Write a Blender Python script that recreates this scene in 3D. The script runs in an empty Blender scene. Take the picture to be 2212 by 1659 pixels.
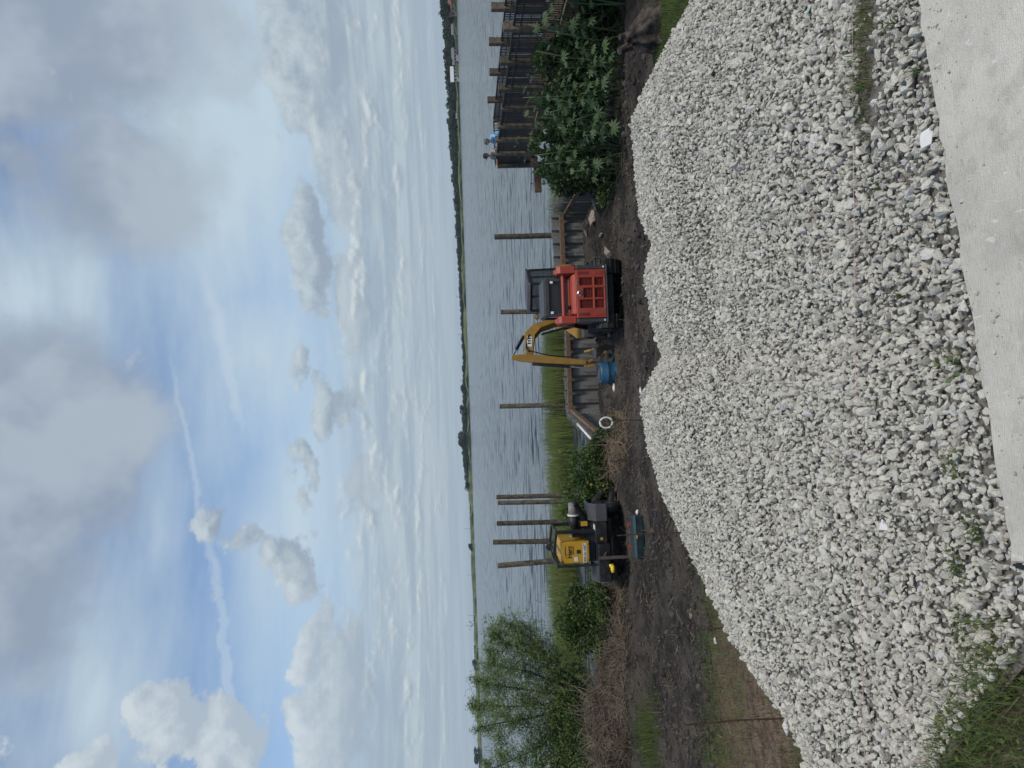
import bpy, bmesh, math, random
import numpy as np
from mathutils import Vector, Matrix, Euler

random.seed(7)
rng = np.random.default_rng(7)
scene = bpy.context.scene
R = math.radians

# ------------------------------------------------------------------ camera
# Phone held sideways: the picture's left edge is up, its top edge is to the right.
PITCH, ROLL, CZ, FPX, K = R(3.53), R(2.1), 1.6, 2900.0, 4032 / 2212
vR = Vector((1, 0, 0)); vF = Vector((0, math.cos(PITCH), -math.sin(PITCH))); vU = Vector((0, math.sin(PITCH), math.cos(PITCH)))
pr = vR * math.cos(ROLL) - vU * math.sin(ROLL)
pu = vR * math.sin(ROLL) + vU * math.cos(ROLL)
cam_data = bpy.data.cameras.new('camera')
cam = bpy.data.objects.new('camera', cam_data)
scene.collection.objects.link(cam)
cam_data.sensor_fit = 'HORIZONTAL'; cam_data.sensor_width = 36.0; cam_data.lens = 36.0 * FPX / 4032
cam_data.clip_start = 0.05; cam_data.clip_end = 60000
ax, ay, az_ = -pu, pr, -vF
cam.matrix_world = Matrix(((ax.x, ay.x, az_.x, 0), (ax.y, ay.y, az_.y, 0), (ax.z, ay.z, az_.z, CZ), (0, 0, 0, 1)))
scene.camera = cam

def ray(ix, iy):
    return (vF * FPX + pr * ((829.5 - iy) * K) - pu * ((ix - 1106) * K)).normalized()
def at(ix, iy, Y):
    d = ray(ix, iy); return Vector((0, 0, CZ)) + d * (Y / d.y)
def onz(ix, iy, z):
    d = ray(ix, iy); return Vector((0, 0, CZ)) + d * ((z - CZ) / d.z)
def azel(ix, iy):
    d = ray(ix, iy); return math.degrees(math.atan2(d.x, d.y)), math.degrees(math.asin(d.z))

# ------------------------------------------------------------------ light
SUN_AZ, SUN_EL = R(142), R(60)          # behind the camera, veiled by cloud
sun_data = bpy.data.lights.new('sun', 'SUN')
sun_data.energy = 2.3; sun_data.angle = R(10); sun_data.color = (1.0, 0.93, 0.82)
sun = bpy.data.objects.new('sun', sun_data)
scene.collection.objects.link(sun)
sdir = Vector((math.sin(SUN_AZ) * math.cos(SUN_EL), math.cos(SUN_AZ) * math.cos(SUN_EL), math.sin(SUN_EL)))
sun.rotation_euler = sdir.to_track_quat('Z', 'Y').to_euler()
scene.view_settings.view_transform = 'Standard'
scene.view_settings.look = 'None'
scene.view_settings.exposure = 0.0
scene.view_settings.gamma = 1.0
scene.view_settings.use_curve_mapping = False
scene.cycles.max_bounces = 6; scene.cycles.diffuse_bounces = 3; scene.cycles.glossy_bounces = 3
scene.cycles.transmission_bounces = 4; scene.cycles.transparent_max_bounces = 6; scene.cycles.volume_bounces = 0
scene.cycles.use_denoising = True

# ------------------------------------------------------------------ sky
world = bpy.data.worlds.new('World'); scene.world = world; world.use_nodes = True
wt = world.node_tree; wt.nodes.clear()

class NT:
    """small helper to write node maths"""
    def __init__(s, tree): s.t = tree
    def n(s, kind, **kw):
        nd = s.t.nodes.new(kind)
        for k, v in kw.items(): setattr(nd, k, v)
        return nd
    def put(s, sock, v):
        if hasattr(v, 'is_linked') or isinstance(v, bpy.types.NodeSocket): s.t.links.new(v, sock)
        else: sock.default_value = v
    def m(s, op, a, b=0.0, c=0.0, clamp=False):
        nd = s.n('ShaderNodeMath', operation=op, use_clamp=clamp)
        for i, v in enumerate((a, b, c)): s.put(nd.inputs[i], v)
        return nd.outputs[0]
    def vm(s, op, a, b=(0, 0, 0)):
        nd = s.n('ShaderNodeVectorMath', operation=op)
        s.put(nd.inputs[0], a); s.put(nd.inputs[1], b)
        return nd.outputs[0]
    def mix(s, f, a, b):
        nd = s.n('ShaderNodeMix', data_type='RGBA')
        s.put(nd.inputs[0], f); s.put(nd.inputs[6], a); s.put(nd.inputs[7], b)
        return nd.outputs[2]
    def noise(s, vec, scale, detail=4.0, rough=0.55, dist=0.0, col=False, dim='2D'):
        nd = s.n('ShaderNodeTexNoise', noise_dimensions=dim)
        s.put(nd.inputs['Vector'], vec); nd.inputs['Scale'].default_value = scale
        nd.inputs['Detail'].default_value = detail; nd.inputs['Roughness'].default_value = rough
        nd.inputs['Distortion'].default_value = dist
        return nd.outputs[1 if col else 0]
    def sstep(s, v, lo, hi, o0=0.0, o1=1.0):
        nd = s.n('ShaderNodeMapRange', interpolation_type='SMOOTHSTEP')
        s.put(nd.inputs[0], v); nd.inputs[1].default_value = lo; nd.inputs[2].default_value = hi
        nd.inputs[3].default_value = o0; nd.inputs[4].default_value = o1
        return nd.outputs[0]
    def blob(s, P, c, rad, rot=0.0):
        mp = s.n('ShaderNodeMapping', vector_type='TEXTURE')
        s.put(mp.inputs[0], P); mp.inputs[1].default_value = (c[0], c[1], 0)
        mp.inputs[2].default_value = (0, 0, rot); mp.inputs[3].default_value = (rad[0], rad[1], 1)
        g = s.n('ShaderNodeTexGradient', gradient_type='SPHERICAL')
        s.t.links.new(mp.outputs[0], g.inputs[0])
        return g.outputs[1]
    def comb(s, x, y, z=0.0):
        nd = s.n('ShaderNodeCombineXYZ')
        for i, v in enumerate((x, y, z)): s.put(nd.inputs[i], v)
        return nd.outputs[0]

def D(ix, iy): return azel(ix, iy)
PXD = 1 / 27.8                                   # picture units to degrees
# cloud banks in sky directions: (picture point, half height, half width, weight)
CUMULUS = [((655, 110), 130, 240, 1.15), ((745, 300), 110, 260, 1.15), ((690, 20), 130, 150, 1.0), ((668, 545), 66, 235, 1.05),
           ((765, 690), 60, 240, 1.0), ((645, 790), 42, 80, .70), ((655, 985), 44, 55, .78), ((672, 1040), 40, 110, .62), ((700, 880), 36, 150, .55),
           ((800, 1040), 55, 70, .95), ((468, 1135), 60, 62, .72), ((530, 1165), 66, 80, .52), ((590, 1210), 50, 90, .42),
           ((375, 1560), 105, 100, 1.05), ((480, 1605), 125, 105, 1.05), ((190, 1650), 70, 60, 1.0),
           ((720, 1540), 110, 190, 1.1), ((675, 1405), 70, 110, .8), ((630, 1250), 60, 150, .6), ((660, 1080), 60, 120, .5),
           ((740, 900), 40, 90, .5), ((760, 1480), 60, 160, .7)]
GREY = [((90, 40), 380, 330, 1.25), ((240, 390), 230, 260, .95), ((110, 960), 260, 400, 1.2), ((40, 1290), 230, 240, 1.0), ((40, 330), 120, 170, .7),
        ((20, 700), 120, 200, .35)]
VEIL = [((470, 260), 330, 620, 1.0), ((560, 760), 210, 330, .7), ((640, 1150), 160, 420, .6), ((200, 1520), 230, 380, .62), ((60, 640), 300, 300, .65), ((330, 560), 160, 330, .5),
        ((350, 1150), 50, 330, .35)]
STREAK = [((392, 880), 9, 150), ((425, 1060), 12, 170), ((462, 1230), 13, 170), ((486, 1390), 15, 190), ((490, 1490), 17, 150),
          ((500, 830), 14, 180), ((470, 700), 22, 240)]

def density_group(name, blobs, amp, scale, detail, gain, bias, stretch=1.0, rough=.58):
    g = bpy.data.node_groups.new(name, 'ShaderNodeTree')
    g.interface.new_socket(name='P', in_out='INPUT', socket_type='NodeSocketVector')
    g.interface.new_socket(name='d', in_out='OUTPUT', socket_type='NodeSocketFloat')
    T = NT(g); gi = T.n('NodeGroupInput'); go = T.n('NodeGroupOutput')
    P = gi.outputs[0]
    w = T.noise(P, 0.16, 2, .55, col=True)
    Pw = T.vm('ADD', P, T.vm('MULTIPLY', T.vm('SUBTRACT', w, (.5, .5, .5)), (3.6, 2.6, 0)))
    acc = None
    for (c, hy, hx, wt_) in blobs:
        b = T.m('MULTIPLY', T.blob(Pw, D(*c), (hx * PXD, hy * PXD)), wt_)
        acc = b if acc is None else T.m('MAXIMUM', acc, b)
    nz = T.noise(T.vm('MULTIPLY', P, (1.0, stretch, 1)), scale, detail, rough)
    d = T.m('ADD', T.m('MULTIPLY', acc, gain), T.m('MULTIPLY', T.m('SUBTRACT', nz, .5), amp))
    T.put(go.inputs[0], T.m('SUBTRACT', d, bias))
    return g

W = NT(wt)
tc = W.n('ShaderNodeTexCoord')
sep = W.n('ShaderNodeSeparateXYZ'); wt.links.new(tc.outputs['Generated'], sep.inputs[0])
dx, dy, dz = sep.outputs
azd = W.m('MULTIPLY', W.m('ARCTAN2', dx, dy), 57.2958)
eld = W.m('MULTIPLY', W.m('ARCSINE', dz), 57.2958)
PV = W.comb(azd, eld)
sky = W.n('ShaderNodeTexSky', sky_type='NISHITA')
sky.sun_disc = False; sky.sun_elevation = SUN_EL; sky.sun_rotation = SUN_AZ
sky.air_density = 1.0; sky.dust_density = 1.2; sky.ozone_density = 1.4
blue = W.vm('SCALE', sky.outputs[0]); blue.node.inputs['Scale'].default_value = 0.15
col = blue
# thin veil of high cirrus
vacc = None
for (c, hy, hx, w_) in VEIL:
    b = W.m('MULTIPLY', W.blob(PV, D(*c), (hx * PXD, hy * PXD)), w_)
    vacc = b if vacc is None else W.m('MAXIMUM', vacc, b)
wis = W.noise(W.vm('ADD', W.vm('MULTIPLY', PV, (.55, 2.2, 1)), W.vm('SCALE', W.noise(PV, .06, 3, .5, col=True))), .10, 4, .6)
wfac = W.m('ADD', W.m('MULTIPLY', vacc, 1.35), W.m('MULTIPLY', W.m('SUBTRACT', wis, .46), 1.1), clamp=True)
col = W.mix(W.m('MULTIPLY', wfac, .88), col, (.54, .66, .735, 1))
# straight vapour streaks
sacc = None
PS = W.vm('ADD', PV, W.vm('MULTIPLY', W.vm('SUBTRACT', W.noise(PV, .5, 4, .6, col=True), (.5, .5, .5)), (2.0, 1.1, 0)))
for (c, hy, hx) in STREAK:
    b = W.blob(PS, D(*c), (hx * PXD, hy * PXD), 0.16)
    sacc = b if sacc is None else W.m('ADD', sacc, b)
col = W.mix(W.m('MULTIPLY', W.sstep(sacc, 0, 1.1), .36), col, (.58, .68, .77, 1))
# soft grey decks high up
gg = density_group('grey_deck', GREY, 1.7, .10, 6, 1.5, .36)
n1 = W.n('ShaderNodeGroup'); n1.node_tree = gg; wt.links.new(PV, n1.inputs[0])
ga = W.sstep(n1.outputs[0], -.14, .55)
gshade = W.noise(PV, .10, 4, .55)
gcol = W.mix(W.sstep(gshade, .36, .62), (.30, .36, .46, 1), (.41, .48, .555, 1))
col = W.mix(W.m('MULTIPLY', ga, .93), col, gcol)
# cumulus with lit tops and greyer bases
cg = density_group('cumulus', CUMULUS, 2.5, .19, 6, 1.7, .42, 1.3, .66)
n2 = W.n('ShaderNodeGroup'); n2.node_tree = cg; wt.links.new(PV, n2.inputs[0])
n3 = W.n('ShaderNodeGroup'); n3.node_tree = cg; W.put(n3.inputs[0], W.vm('ADD', PV, (-.2, .75, 0)))
ca = W.sstep(n2.outputs[0], -.03, .34)
lit = W.m('ADD', W.m('MULTIPLY', W.m('SUBTRACT', n2.outputs[0], n3.outputs[0]), 1.15), .24, clamp=True)
ccol = W.mix(lit, (.295, .365, .45, 1), (.53, .61, .66, 1))
ccol = W.mix(W.sstep(azd, -8, -22), ccol, W.mix(lit, (.43, .505, .58, 1), (.61, .68, .72, 1)))
col = W.mix(W.m('MULTIPLY', ca, .92), col, ccol)
# ranks of small far cumulus over the horizon
lv = W.m('MULTIPLY', W.m('LOGARITHM', W.m('ADD', W.m('MAXIMUM', eld, 0.0), 1.6), 2.718), 8.0)
band = W.sstep(W.noise(W.comb(W.m('MULTIPLY', azd, .07), W.m('MULTIPLY', lv, .9), 0.0), .9, 4, .55), .36, .64)
PH = W.comb(W.m('MULTIPLY', azd, .40), lv, 3.0)
hn = W.noise(PH, .70, 6, .60)
hn2 = W.noise(W.vm('ADD', PH, (0, .30, 0)), .70, 4, .60)
hmask = W.m('MULTIPLY', W.sstep(eld, 12.5, 7.5), W.sstep(eld, .2, 2.2))
ha = W.m('MULTIPLY', W.sstep(hn, .42, .70), W.m('MULTIPLY', hmask, W.m('ADD', W.m('MULTIPLY', band, .7), .3)))
hl = W.m('ADD', W.m('MULTIPLY', W.m('SUBTRACT', hn, hn2), 4.0), .34, clamp=True)
hbase = W.mix(W.sstep(eld, 13, 6, 0, .92), col, W.mix(band, (.335, .415, .505, 1), (.445, .53, .595, 1)))
hcol = W.mix(hl, (.31, .385, .47, 1), (.66, .72, .725, 1))
col = W.mix(W.m('MULTIPLY', ha, .82), hbase, hcol)
# haze towards the horizon
col = W.mix(W.sstep(eld, 5.0, .0, 0, .75), col, (.37, .46, .545, 1))
col = W.mix(W.sstep(eld, -.2, -3.0), col, (.20, .22, .23, 1))
bg = W.n('ShaderNodeBackground'); wt.links.new(col, bg.inputs[0]); bg.inputs[1].default_value = 1.0
wo = W.n('ShaderNodeOutputWorld'); wt.links.new(bg.outputs[0], wo.inputs[0])
world.cycles.sampling_method = 'MANUAL'; world.cycles.sample_map_resolution = 512

# ------------------------------------------------------------------ helpers
COL = scene.collection
def link(o, parent=None):
    COL.objects.link(o)
    if parent is not None: o.parent = parent
    return o
def tag(o, label=None, cat=None, group=None, kind=None):
    if label: o['label'] = label
    if cat: o['category'] = cat
    if group: o['group'] = group
    if kind: o['kind'] = kind
    return o
def empty(name, loc=(0, 0, 0), rz=0.0, label=None, cat=None, group=None, rot=None):
    o = bpy.data.objects.new(name, None); o.location = loc; o.empty_display_size = .2
    o.rotation_euler = rot if rot else (0, 0, rz)
    COL.objects.link(o); return tag(o, label, cat, group)
def copy_tree(o, parent=None):
    c = o.copy(); COL.objects.link(c); c.parent = parent
    for ch in o.children: copy_tree(ch, c)
    return c

class MB:
    def __init__(s): s.v = []; s.f = []
    def add(s, vs, fs):
        b = len(s.v); s.v += [tuple(p) for p in vs]; s.f += [tuple(i + b for i in f) for f in fs]; return s
    def hexa(s, p):
        return s.add(p, [(0, 3, 2, 1), (4, 5, 6, 7), (0, 1, 5, 4), (1, 2, 6, 5), (2, 3, 7, 6), (3, 0, 4, 7)])
    def box(s, x0, x1, y0, y1, z0, z1):
        return s.hexa([(x0, y0, z0), (x1, y0, z0), (x1, y1, z0), (x0, y1, z0), (x0, y0, z1), (x1, y0, z1), (x1, y1, z1), (x0, y1, z1)])
    def bar(s, p0, p1, w, h, up=(0, 0, 1), w1=None, h1=None):
        p0, p1 = Vector(p0), Vector(p1); d = (p1 - p0).normalized(); up = Vector(up)
        a = d.cross(up)
        if a.length < 1e-4: a = d.cross(Vector((0, 1, 0)))
        a.normalize(); b = a.cross(d)
        w1 = w if w1 is None else w1; h1 = h if h1 is None else h1
        q = lambda p, ww, hh: [p - a * ww / 2 - b * hh / 2, p + a * ww / 2 - b * hh / 2, p + a * ww / 2 + b * hh / 2, p - a * ww / 2 + b * hh / 2]
        return s.hexa(q(p0, w, h) + q(p1, w1, h1))
    def tube(s, pts, rad, n=8, cap=True):
        pts = [Vector(p) for p in pts]; m = len(pts)
        if not hasattr(rad, '__len__'): rad = [rad] * m
        b = len(s.v); ref = None
        for i, p in enumerate(pts):
            d = (pts[min(i + 1, m - 1)] - pts[max(i - 1, 0)]).normalized()
            if ref is None:
                ref = d.cross(Vector((0, 0, 1)))
                if ref.length < 1e-3: ref = d.cross(Vector((1, 0, 0)))
            ref = (ref - d * ref.dot(d)).normalized(); o = d.cross(ref)
            for k in range(n):
                t = 2 * math.pi * k / n
                s.v.append(tuple(p + (ref * math.cos(t) + o * math.sin(t)) * rad[i]))
        for i in range(m - 1):
            for k in range(n):
                k2 = (k + 1) % n
                s.f.append((b + i * n + k, b + i * n + k2, b + (i + 1) * n + k2, b + (i + 1) * n + k))
        if cap:
            s.f.append(tuple(b + k for k in range(n))[::-1]); s.f.append(tuple(b + (m - 1) * n + k for k in range(n)))
        return s
    def cyl(s, p0, p1, r0, r1=None, n=12): return s.tube([p0, p1], [r0, r0 if r1 is None else r1], n)
    def lathe(s, prof, n=20, c=(0, 0, 0), axis='z'):
        b = len(s.v); m = len(prof)
        for (r, z) in prof:
            for k in range(n):
                t = 2 * math.pi * k / n; x, y = r * math.cos(t), r * math.sin(t)
                q = (x, y, z) if axis == 'z' else ((z, x, y) if axis == 'x' else (y, z, x))
                s.v.append((q[0] + c[0], q[1] + c[1], q[2] + c[2]))
        for i in range(m - 1):
            for k in range(n):
                k2 = (k + 1) % n
                s.f.append((b + i * n + k, b + i * n + k2, b + (i + 1) * n + k2, b + (i + 1) * n + k))
        return s
    def prism(s, poly, a, b, fn):
        """poly = 2-D points; fn(u, v, w) -> xyz; w runs a..b"""
        n = len(poly)
        vs = [fn(u, v, a) for u, v in poly] + [fn(u, v, b) for u, v in poly]
        fs = [tuple(range(n))[::-1], tuple(range(n, 2 * n))] + [(i, (i + 1) % n, n + (i + 1) % n, n + i) for i in range(n)]
        return s.add(vs, fs)
    def mesh(s, name, mat=None, smooth=False):
        me = bpy.data.meshes.new(name); me.from_pydata(s.v, [], s.f)
        bm = bmesh.new(); bm.from_mesh(me); bmesh.ops.recalc_face_normals(bm, faces=bm.faces); bm.to_mesh(me); bm.free()
        if mat: me.materials.append(mat)
        if smooth: me.polygons.foreach_set('use_smooth', [True] * len(me.polygons))
        me.update(); return me
    def build(s, name, mat, parent=None, smooth=False, bevel=0, loc=None):
        o = bpy.data.objects.new(name, s.mesh(name, mat, smooth)); link(o, parent)
        if loc is not None: o.location = loc
        if bevel:
            m = o.modifiers.new('bevel', 'BEVEL'); m.width = bevel; m.segments = 2; m.limit_method = 'ANGLE'; m.angle_limit = R(35)
        return o

def np_mesh(name, v, f, mat, smooth=False, tint=None):
    v = np.asarray(v, np.float32); f = np.asarray(f, np.int32)
    me = bpy.data.meshes.new(name); n, k = f.shape
    me.vertices.add(len(v)); me.vertices.foreach_set('co', v.ravel())
    me.loops.add(n * k); me.loops.foreach_set('vertex_index', f.ravel())
    me.polygons.add(n); me.polygons.foreach_set('loop_start', np.arange(0, n * k, k, dtype=np.int32))
    me.update(calc_edges=True)
    if smooth: me.polygons.foreach_set('use_smooth', np.ones(n, bool))
    if tint is not None:
        a = me.attributes.new('tint', 'FLOAT', 'POINT'); a.data.foreach_set('value', np.asarray(tint, np.float32))
    if mat: me.materials.append(mat)
    return me
def np_obj(name, v, f, mat, parent=None, smooth=False, tint=None):
    return link(bpy.data.objects.new(name, np_mesh(name, v, f, mat, smooth, tint)), parent)

# ------------------------------------------------------------------ materials
def new_mat(name):
    m = bpy.data.materials.new(name); m.use_nodes = True
    T = NT(m.node_tree); b = m.node_tree.nodes['Principled BSDF']
    return m, T, b
def mat(name, c, rough=.6, metal=0.0, var=.25, scale=6.0, bump=0.0, bscale=40.0, c2=None, rand=0.0, spec=.4, dirt=None):
    """colour with grain, optional second colour in patches, per-object variation"""
    m, T, b = new_mat(name)
    tcn = T.n('ShaderNodeTexCoord'); P = tcn.outputs['Object']
    n = T.noise(P, scale, 5, .6, dim='3D')
    lo = tuple(x * (1 - var) for x in c) + (1,); hi = tuple(min(1, x * (1 + var)) for x in (c2 or c)) + (1,)
    col = T.mix(T.sstep(n, .3, .7), lo, hi)
    if dirt:
        dn = T.noise(P, dirt[1], 5, .65, dim='3D')
        col = T.mix(T.sstep(dn, .5, .66, 0, dirt[2]), col, tuple(dirt[0]) + (1,))
    if rand:
        oi = T.n('ShaderNodeObjectInfo'); hs = T.n('ShaderNodeHueSaturation')
        T.put(hs.inputs['Value'], T.m('ADD', T.m('MULTIPLY', oi.outputs['Random'], 2 * rand), 1 - rand)); T.put(hs.inputs['Color'], col); col = hs.outputs[0]
    T.put(b.inputs['Base Color'], col)
    b.inputs['Roughness'].default_value = rough; b.inputs['Metallic'].default_value = metal; b.inputs['Specular IOR Level'].default_value = spec
    if bump:
        bp = T.n('ShaderNodeBump'); bp.inputs['Strength'].default_value = bump; bp.inputs['Distance'].default_value = .02
        T.put(bp.inputs['Height'], T.noise(P, bscale, 5, .6, dim='3D')); T.put(b.inputs['Normal'], bp.outputs[0])
    return m
def leaf_mat(name, c, c2, trans=.35, rough=.5):
    m, T, b = new_mat(name)
    at_ = T.n('ShaderNodeAttribute', attribute_name='tint')
    col = T.mix(at_.outputs['Fac'], tuple(c) + (1,), tuple(c2) + (1,))
    T.put(b.inputs['Base Color'], col); b.inputs['Roughness'].default_value = rough; b.inputs['Specular IOR Level'].default_value = .3
    tr = T.n('ShaderNodeBsdfTranslucent'); T.put(tr.inputs[0], col)
    mx = T.n('ShaderNodeMixShader'); mx.inputs[0].default_value = trans
    T.t.links.new(b.outputs[0], mx.inputs[1]); T.t.links.new(tr.outputs[0], mx.inputs[2])
    T.t.links.new(mx.outputs[0], T.t.nodes['Material Output'].inputs[0])
    return m
M = {}
M['red'] = mat('orange_red_paint', (.32, .046, .028), .5, var=.10, scale=3, dirt=((.20, .10, .07), 5, .5))
M['dark_red'] = mat('dark_red_grille', (.16, .022, .018), .6, var=.2)
M['black'] = mat('black_paint', (.012, .013, .014), .5, var=.3, dirt=((.05, .042, .034), 6, .5))
M['rubber'] = mat('black_rubber', (.014, .014, .015), .75, var=.3, scale=9, bump=.3, dirt=((.055, .045, .036), 5, .6))
M['charcoal'] = mat('charcoal_plastic', (.045, .048, .052), .55, var=.2, dirt=((.09, .08, .07), 7, .4))
M['steel'] = mat('bright_steel', (.65, .66, .67), .25, 1.0, var=.1)
M['white'] = mat('white_plastic', (.62, .62, .59), .5, var=.06, dirt=((.4, .37, .32), 9, .35))
M['yellow'] = mat('worn_yellow_paint', (.30, .17, .032), .6, var=.12, scale=4, dirt=((.22, .14, .05), 6, .45))
M['pump_yellow'] = mat('pump_yellow_paint', (.47, .26, .022), .45, var=.06, scale=3, dirt=((.40, .23, .05), 5, .3))
M['blue'] = mat('blue_drum_plastic', (.018, .085, .15), .5, var=.14, scale=4, dirt=((.07, .10, .12), 5, .4))
M['teal'] = mat('teal_plastic', (.012, .035, .042), .5, var=.2, dirt=((.08, .08, .07), 6, .4))
M['wood'] = mat('weathered_piling', (.070, .060, .041), .9, var=.35, scale=7, bump=.6, bscale=25, c2=(.115, .095, .066), rand=.25)
M['lumber'] = mat('treated_lumber', (.135, .090, .056), .85, var=.28, scale=8, bump=.4, bscale=30, rand=.15)
M['vinyl'] = mat('grey_vinyl_sheet', (.180, .178, .165), .6, var=.10, scale=3, rand=.12, dirt=((.060, .055, .046), 1.6, .8))
M['iron'] = mat('black_rail_metal', (.006, .008, .012), .6, var=.2)
M['rebar'] = mat('rusty_rebar', (.055, .030, .020), .85, var=.35, scale=30)
M['rock'] = mat('pale_concrete_rubble', (.25, .22, .18), .9, var=.35, scale=9, bump=.5)
M['twig'] = mat('dead_twigs', (.115, .088, .062), .9, var=.35, scale=2.5, c2=(.20, .16, .115))
M['straw'] = mat('dry_straw', (.20, .155, .10), .9, var=.4, scale=1.5)
M['bark'] = mat('willow_bark', (.038, .034, .026), .9, var=.35, scale=9, bump=.5)
M['stem'] = mat('green_stem', (.085, .13, .055), .6, var=.25, scale=4)
M['stump'] = mat('stump_wood', (.026, .021, .018), .95, var=.5, scale=9, bump=1.0, bscale=22, c2=(.062, .050, .040))
M['glass'], _T, _b = new_mat('tinted_glass')
_b.inputs['Base Color'].default_value = (.045, .058, .055, 1); _b.inputs['Roughness'].default_value = .08
_b.inputs['Alpha'].default_value = .38
M['grey_glass'], _T, _b = new_mat('rear_window_glass')
_b.inputs['Base Color'].default_value = (.035, .042, .046, 1); _b.inputs['Roughness'].default_value = .12
M['lens'] = mat('lamp_lens', (.75, .76, .75), .25, var=.03)
M['cloud_blue'] = mat('light_blue_shirt', (.22, .46, .74), .85, var=.12, scale=5)
M['grey_shirt'] = mat('grey_shirt', (.33, .31, .29), .85, var=.15, scale=5)
M['maroon'] = mat('maroon_cloth', (.085, .02, .03), .85, var=.2)
M['skin'] = mat('skin', (.42, .24, .17), .6, var=.1)
M['cap_grey'] = mat('grey_cap', (.11, .12, .135), .85, var=.15)
M['cap_dark'] = mat('dark_cap', (.028, .03, .035), .85, var=.15)
M['denim'] = mat('dark_trousers', (.03, .04, .06), .85, var=.2)
M['string'] = mat('pink_string', (.58, .40, .37), .8, var=.1)
M['leaf_dark'] = leaf_mat('undergrowth_leaf', (.016, .036, .014), (.062, .105, .034))
M['leaf_castor'] = leaf_mat('palmate_leaf', (.028, .066, .026), (.078, .130, .050), .25)
M['leaf_mid'] = leaf_mat('bush_leaf', (.035, .070, .022), (.125, .185, .050))
M['leaf_willow'] = leaf_mat('willow_leaf', (.11, .175, .055), (.24, .31, .12), .45)
M['leaf_yellow'] = leaf_mat('yellowing_leaf', (.30, .28, .08), (.42, .38, .16))
M['marsh'] = leaf_mat('marsh_blade', (.105, .150, .040), (.235, .27, .090), .35, .7)
M['lawn'] = leaf_mat('lawn_blade', (.055, .095, .020), (.150, .190, .050), .3, .7)
M['weed'] = leaf_mat('weed_blade', (.050, .10, .025), (.15, .19, .06), .3, .6)
M['drygrass'] = leaf_mat('dry_grass_blade', (.13, .085, .055), (.26, .19, .125), .2, .9)
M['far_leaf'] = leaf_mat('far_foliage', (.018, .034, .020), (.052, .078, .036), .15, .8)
M['far_marsh'] = mat('far_marsh_reeds', (.075, .105, .036), .95, var=.3, scale=.05, c2=(.11, .135, .05))
M['roof_white'] = mat('white_metal_roof', (.50, .50, .49), .5, var=.04)
M['roof_grey'] = mat('grey_shingle', (.16, .16, .165), .85, var=.15, scale=1)
M['roof_red'] = mat('brick_roof', (.22, .10, .075), .85, var=.15, scale=1)
M['wall_pale'] = mat('pale_siding', (.52, .50, .46), .7, var=.08, scale=1)
M['wall_tan'] = mat('tan_siding', (.30, .24, .18), .8, var=.12, scale=1)
M['pane'] = mat('house_window', (.03, .035, .04), .15, var=.1)
M['pole'] = mat('utility_pole_wood', (.10, .09, .08), .9, var=.2)

# ------------------------------------------------------------------ ground shape
PROF_Y = [-40, 1.6, 2.4, 3.5, 5, 8, 11, 16, 19, 22, 24.5, 27, 34, 60]
PROF_Z = [-.09, -.09, -.12, -.45, -1.1, -1.9, -2.1, -2.25, -2.38, -2.52, -2.85, -3.4, -4.0, -4.2]
HEAPS = [(4.3, 21.6, .45, 1.1), (3.2, 22.6, .30, .9), (4.9, 20.2, .22, .7), (-.2, 21.2, .30, .9), (.8, 22.4, .16, .7), (-1.3, 19.6, .32, .9),
         (-2.3, 18.6, .24, .8), (-7.6, 17.6, .35, 1.5), (-9.8, 18.2, .25, 1.6), (6.2, 15.0, .12, 1.4), (1.2, 19.9, .12, .7), (-4.4, 21.7, .62, 1.4), (-6.2, 21.4, .35, 1.2), (-2.6, 21.2, .30, 1.0)]
def vnoise(X, Y, s, seed):
    """cheap value noise"""
    x, y = np.asarray(X) * s, np.asarray(Y) * s
    xi, yi = np.floor(x).astype(np.int64), np.floor(y).astype(np.int64)
    fx, fy = x - xi, y - yi; fx = fx * fx * (3 - 2 * fx); fy = fy * fy * (3 - 2 * fy)
    def h(a, b):
        n = (a * 374761393 + b * 668265263 + seed * 974711) & 0xffffffff
        n = ((n ^ (n >> 13)) * 1274126177) & 0xffffffff
        return ((n ^ (n >> 16)) & 0xffff) / 65535.0 - .5
    return (h(xi, yi) * (1 - fx) + h(xi + 1, yi) * fx) * (1 - fy) + (h(xi, yi + 1) * (1 - fx) + h(xi + 1, yi + 1) * fx) * fy
def gz(X, Y, fine=True):
    X = np.asarray(X, float); Y = np.asarray(Y, float)
    z = np.interp(Y, PROF_Y, PROF_Z)
    ri = np.clip((X - 3.5) / 2.5, 0, 1) * np.clip((Y - 6) / 3, 0, 1) * np.clip((19 - Y) / 3, 0, 1)
    z = z + .16 * ri
    lf = np.clip((-1.6 - X) / .6, 0, 1) * np.clip((Y - 21.0) / 1.3, 0, 1)     # the bank drops to the water on the left
    rf = np.clip((X - 5.5) / .5, 0, 1) * np.clip((Y - 19.0) / 2.0, 0, 1)
    z = z - .55 * np.maximum(lf, rf)
    for (hx, hy, hh, hr) in HEAPS: z = z + hh * np.exp(-((X - hx) ** 2 + (Y - hy) ** 2) / (hr * hr))
    far = np.clip((Y - 5) / 4, 0, 1)
    z = z + far * (.16 * vnoise(X, Y, .55, 1) + .07 * vnoise(X, Y, 1.7, 2))
    if fine: z = z + far * (.045 * vnoise(X * .83 + Y * .56, Y * .83 - X * .56, 4.5, 3) + .022 * vnoise(X * .6 - Y * .8, Y * .6 + X * .8, 9.0, 4))
    # wheel ruts on the left
    rut = np.exp(-((Y - (13.0 + .05 * X)) / .28) ** 2) + np.exp(-((Y - (14.7 + .05 * X)) / .28) ** 2)
    z = z - .07 * rut * np.clip((-1 - X) / 2, 0, 1)
    return z
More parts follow.
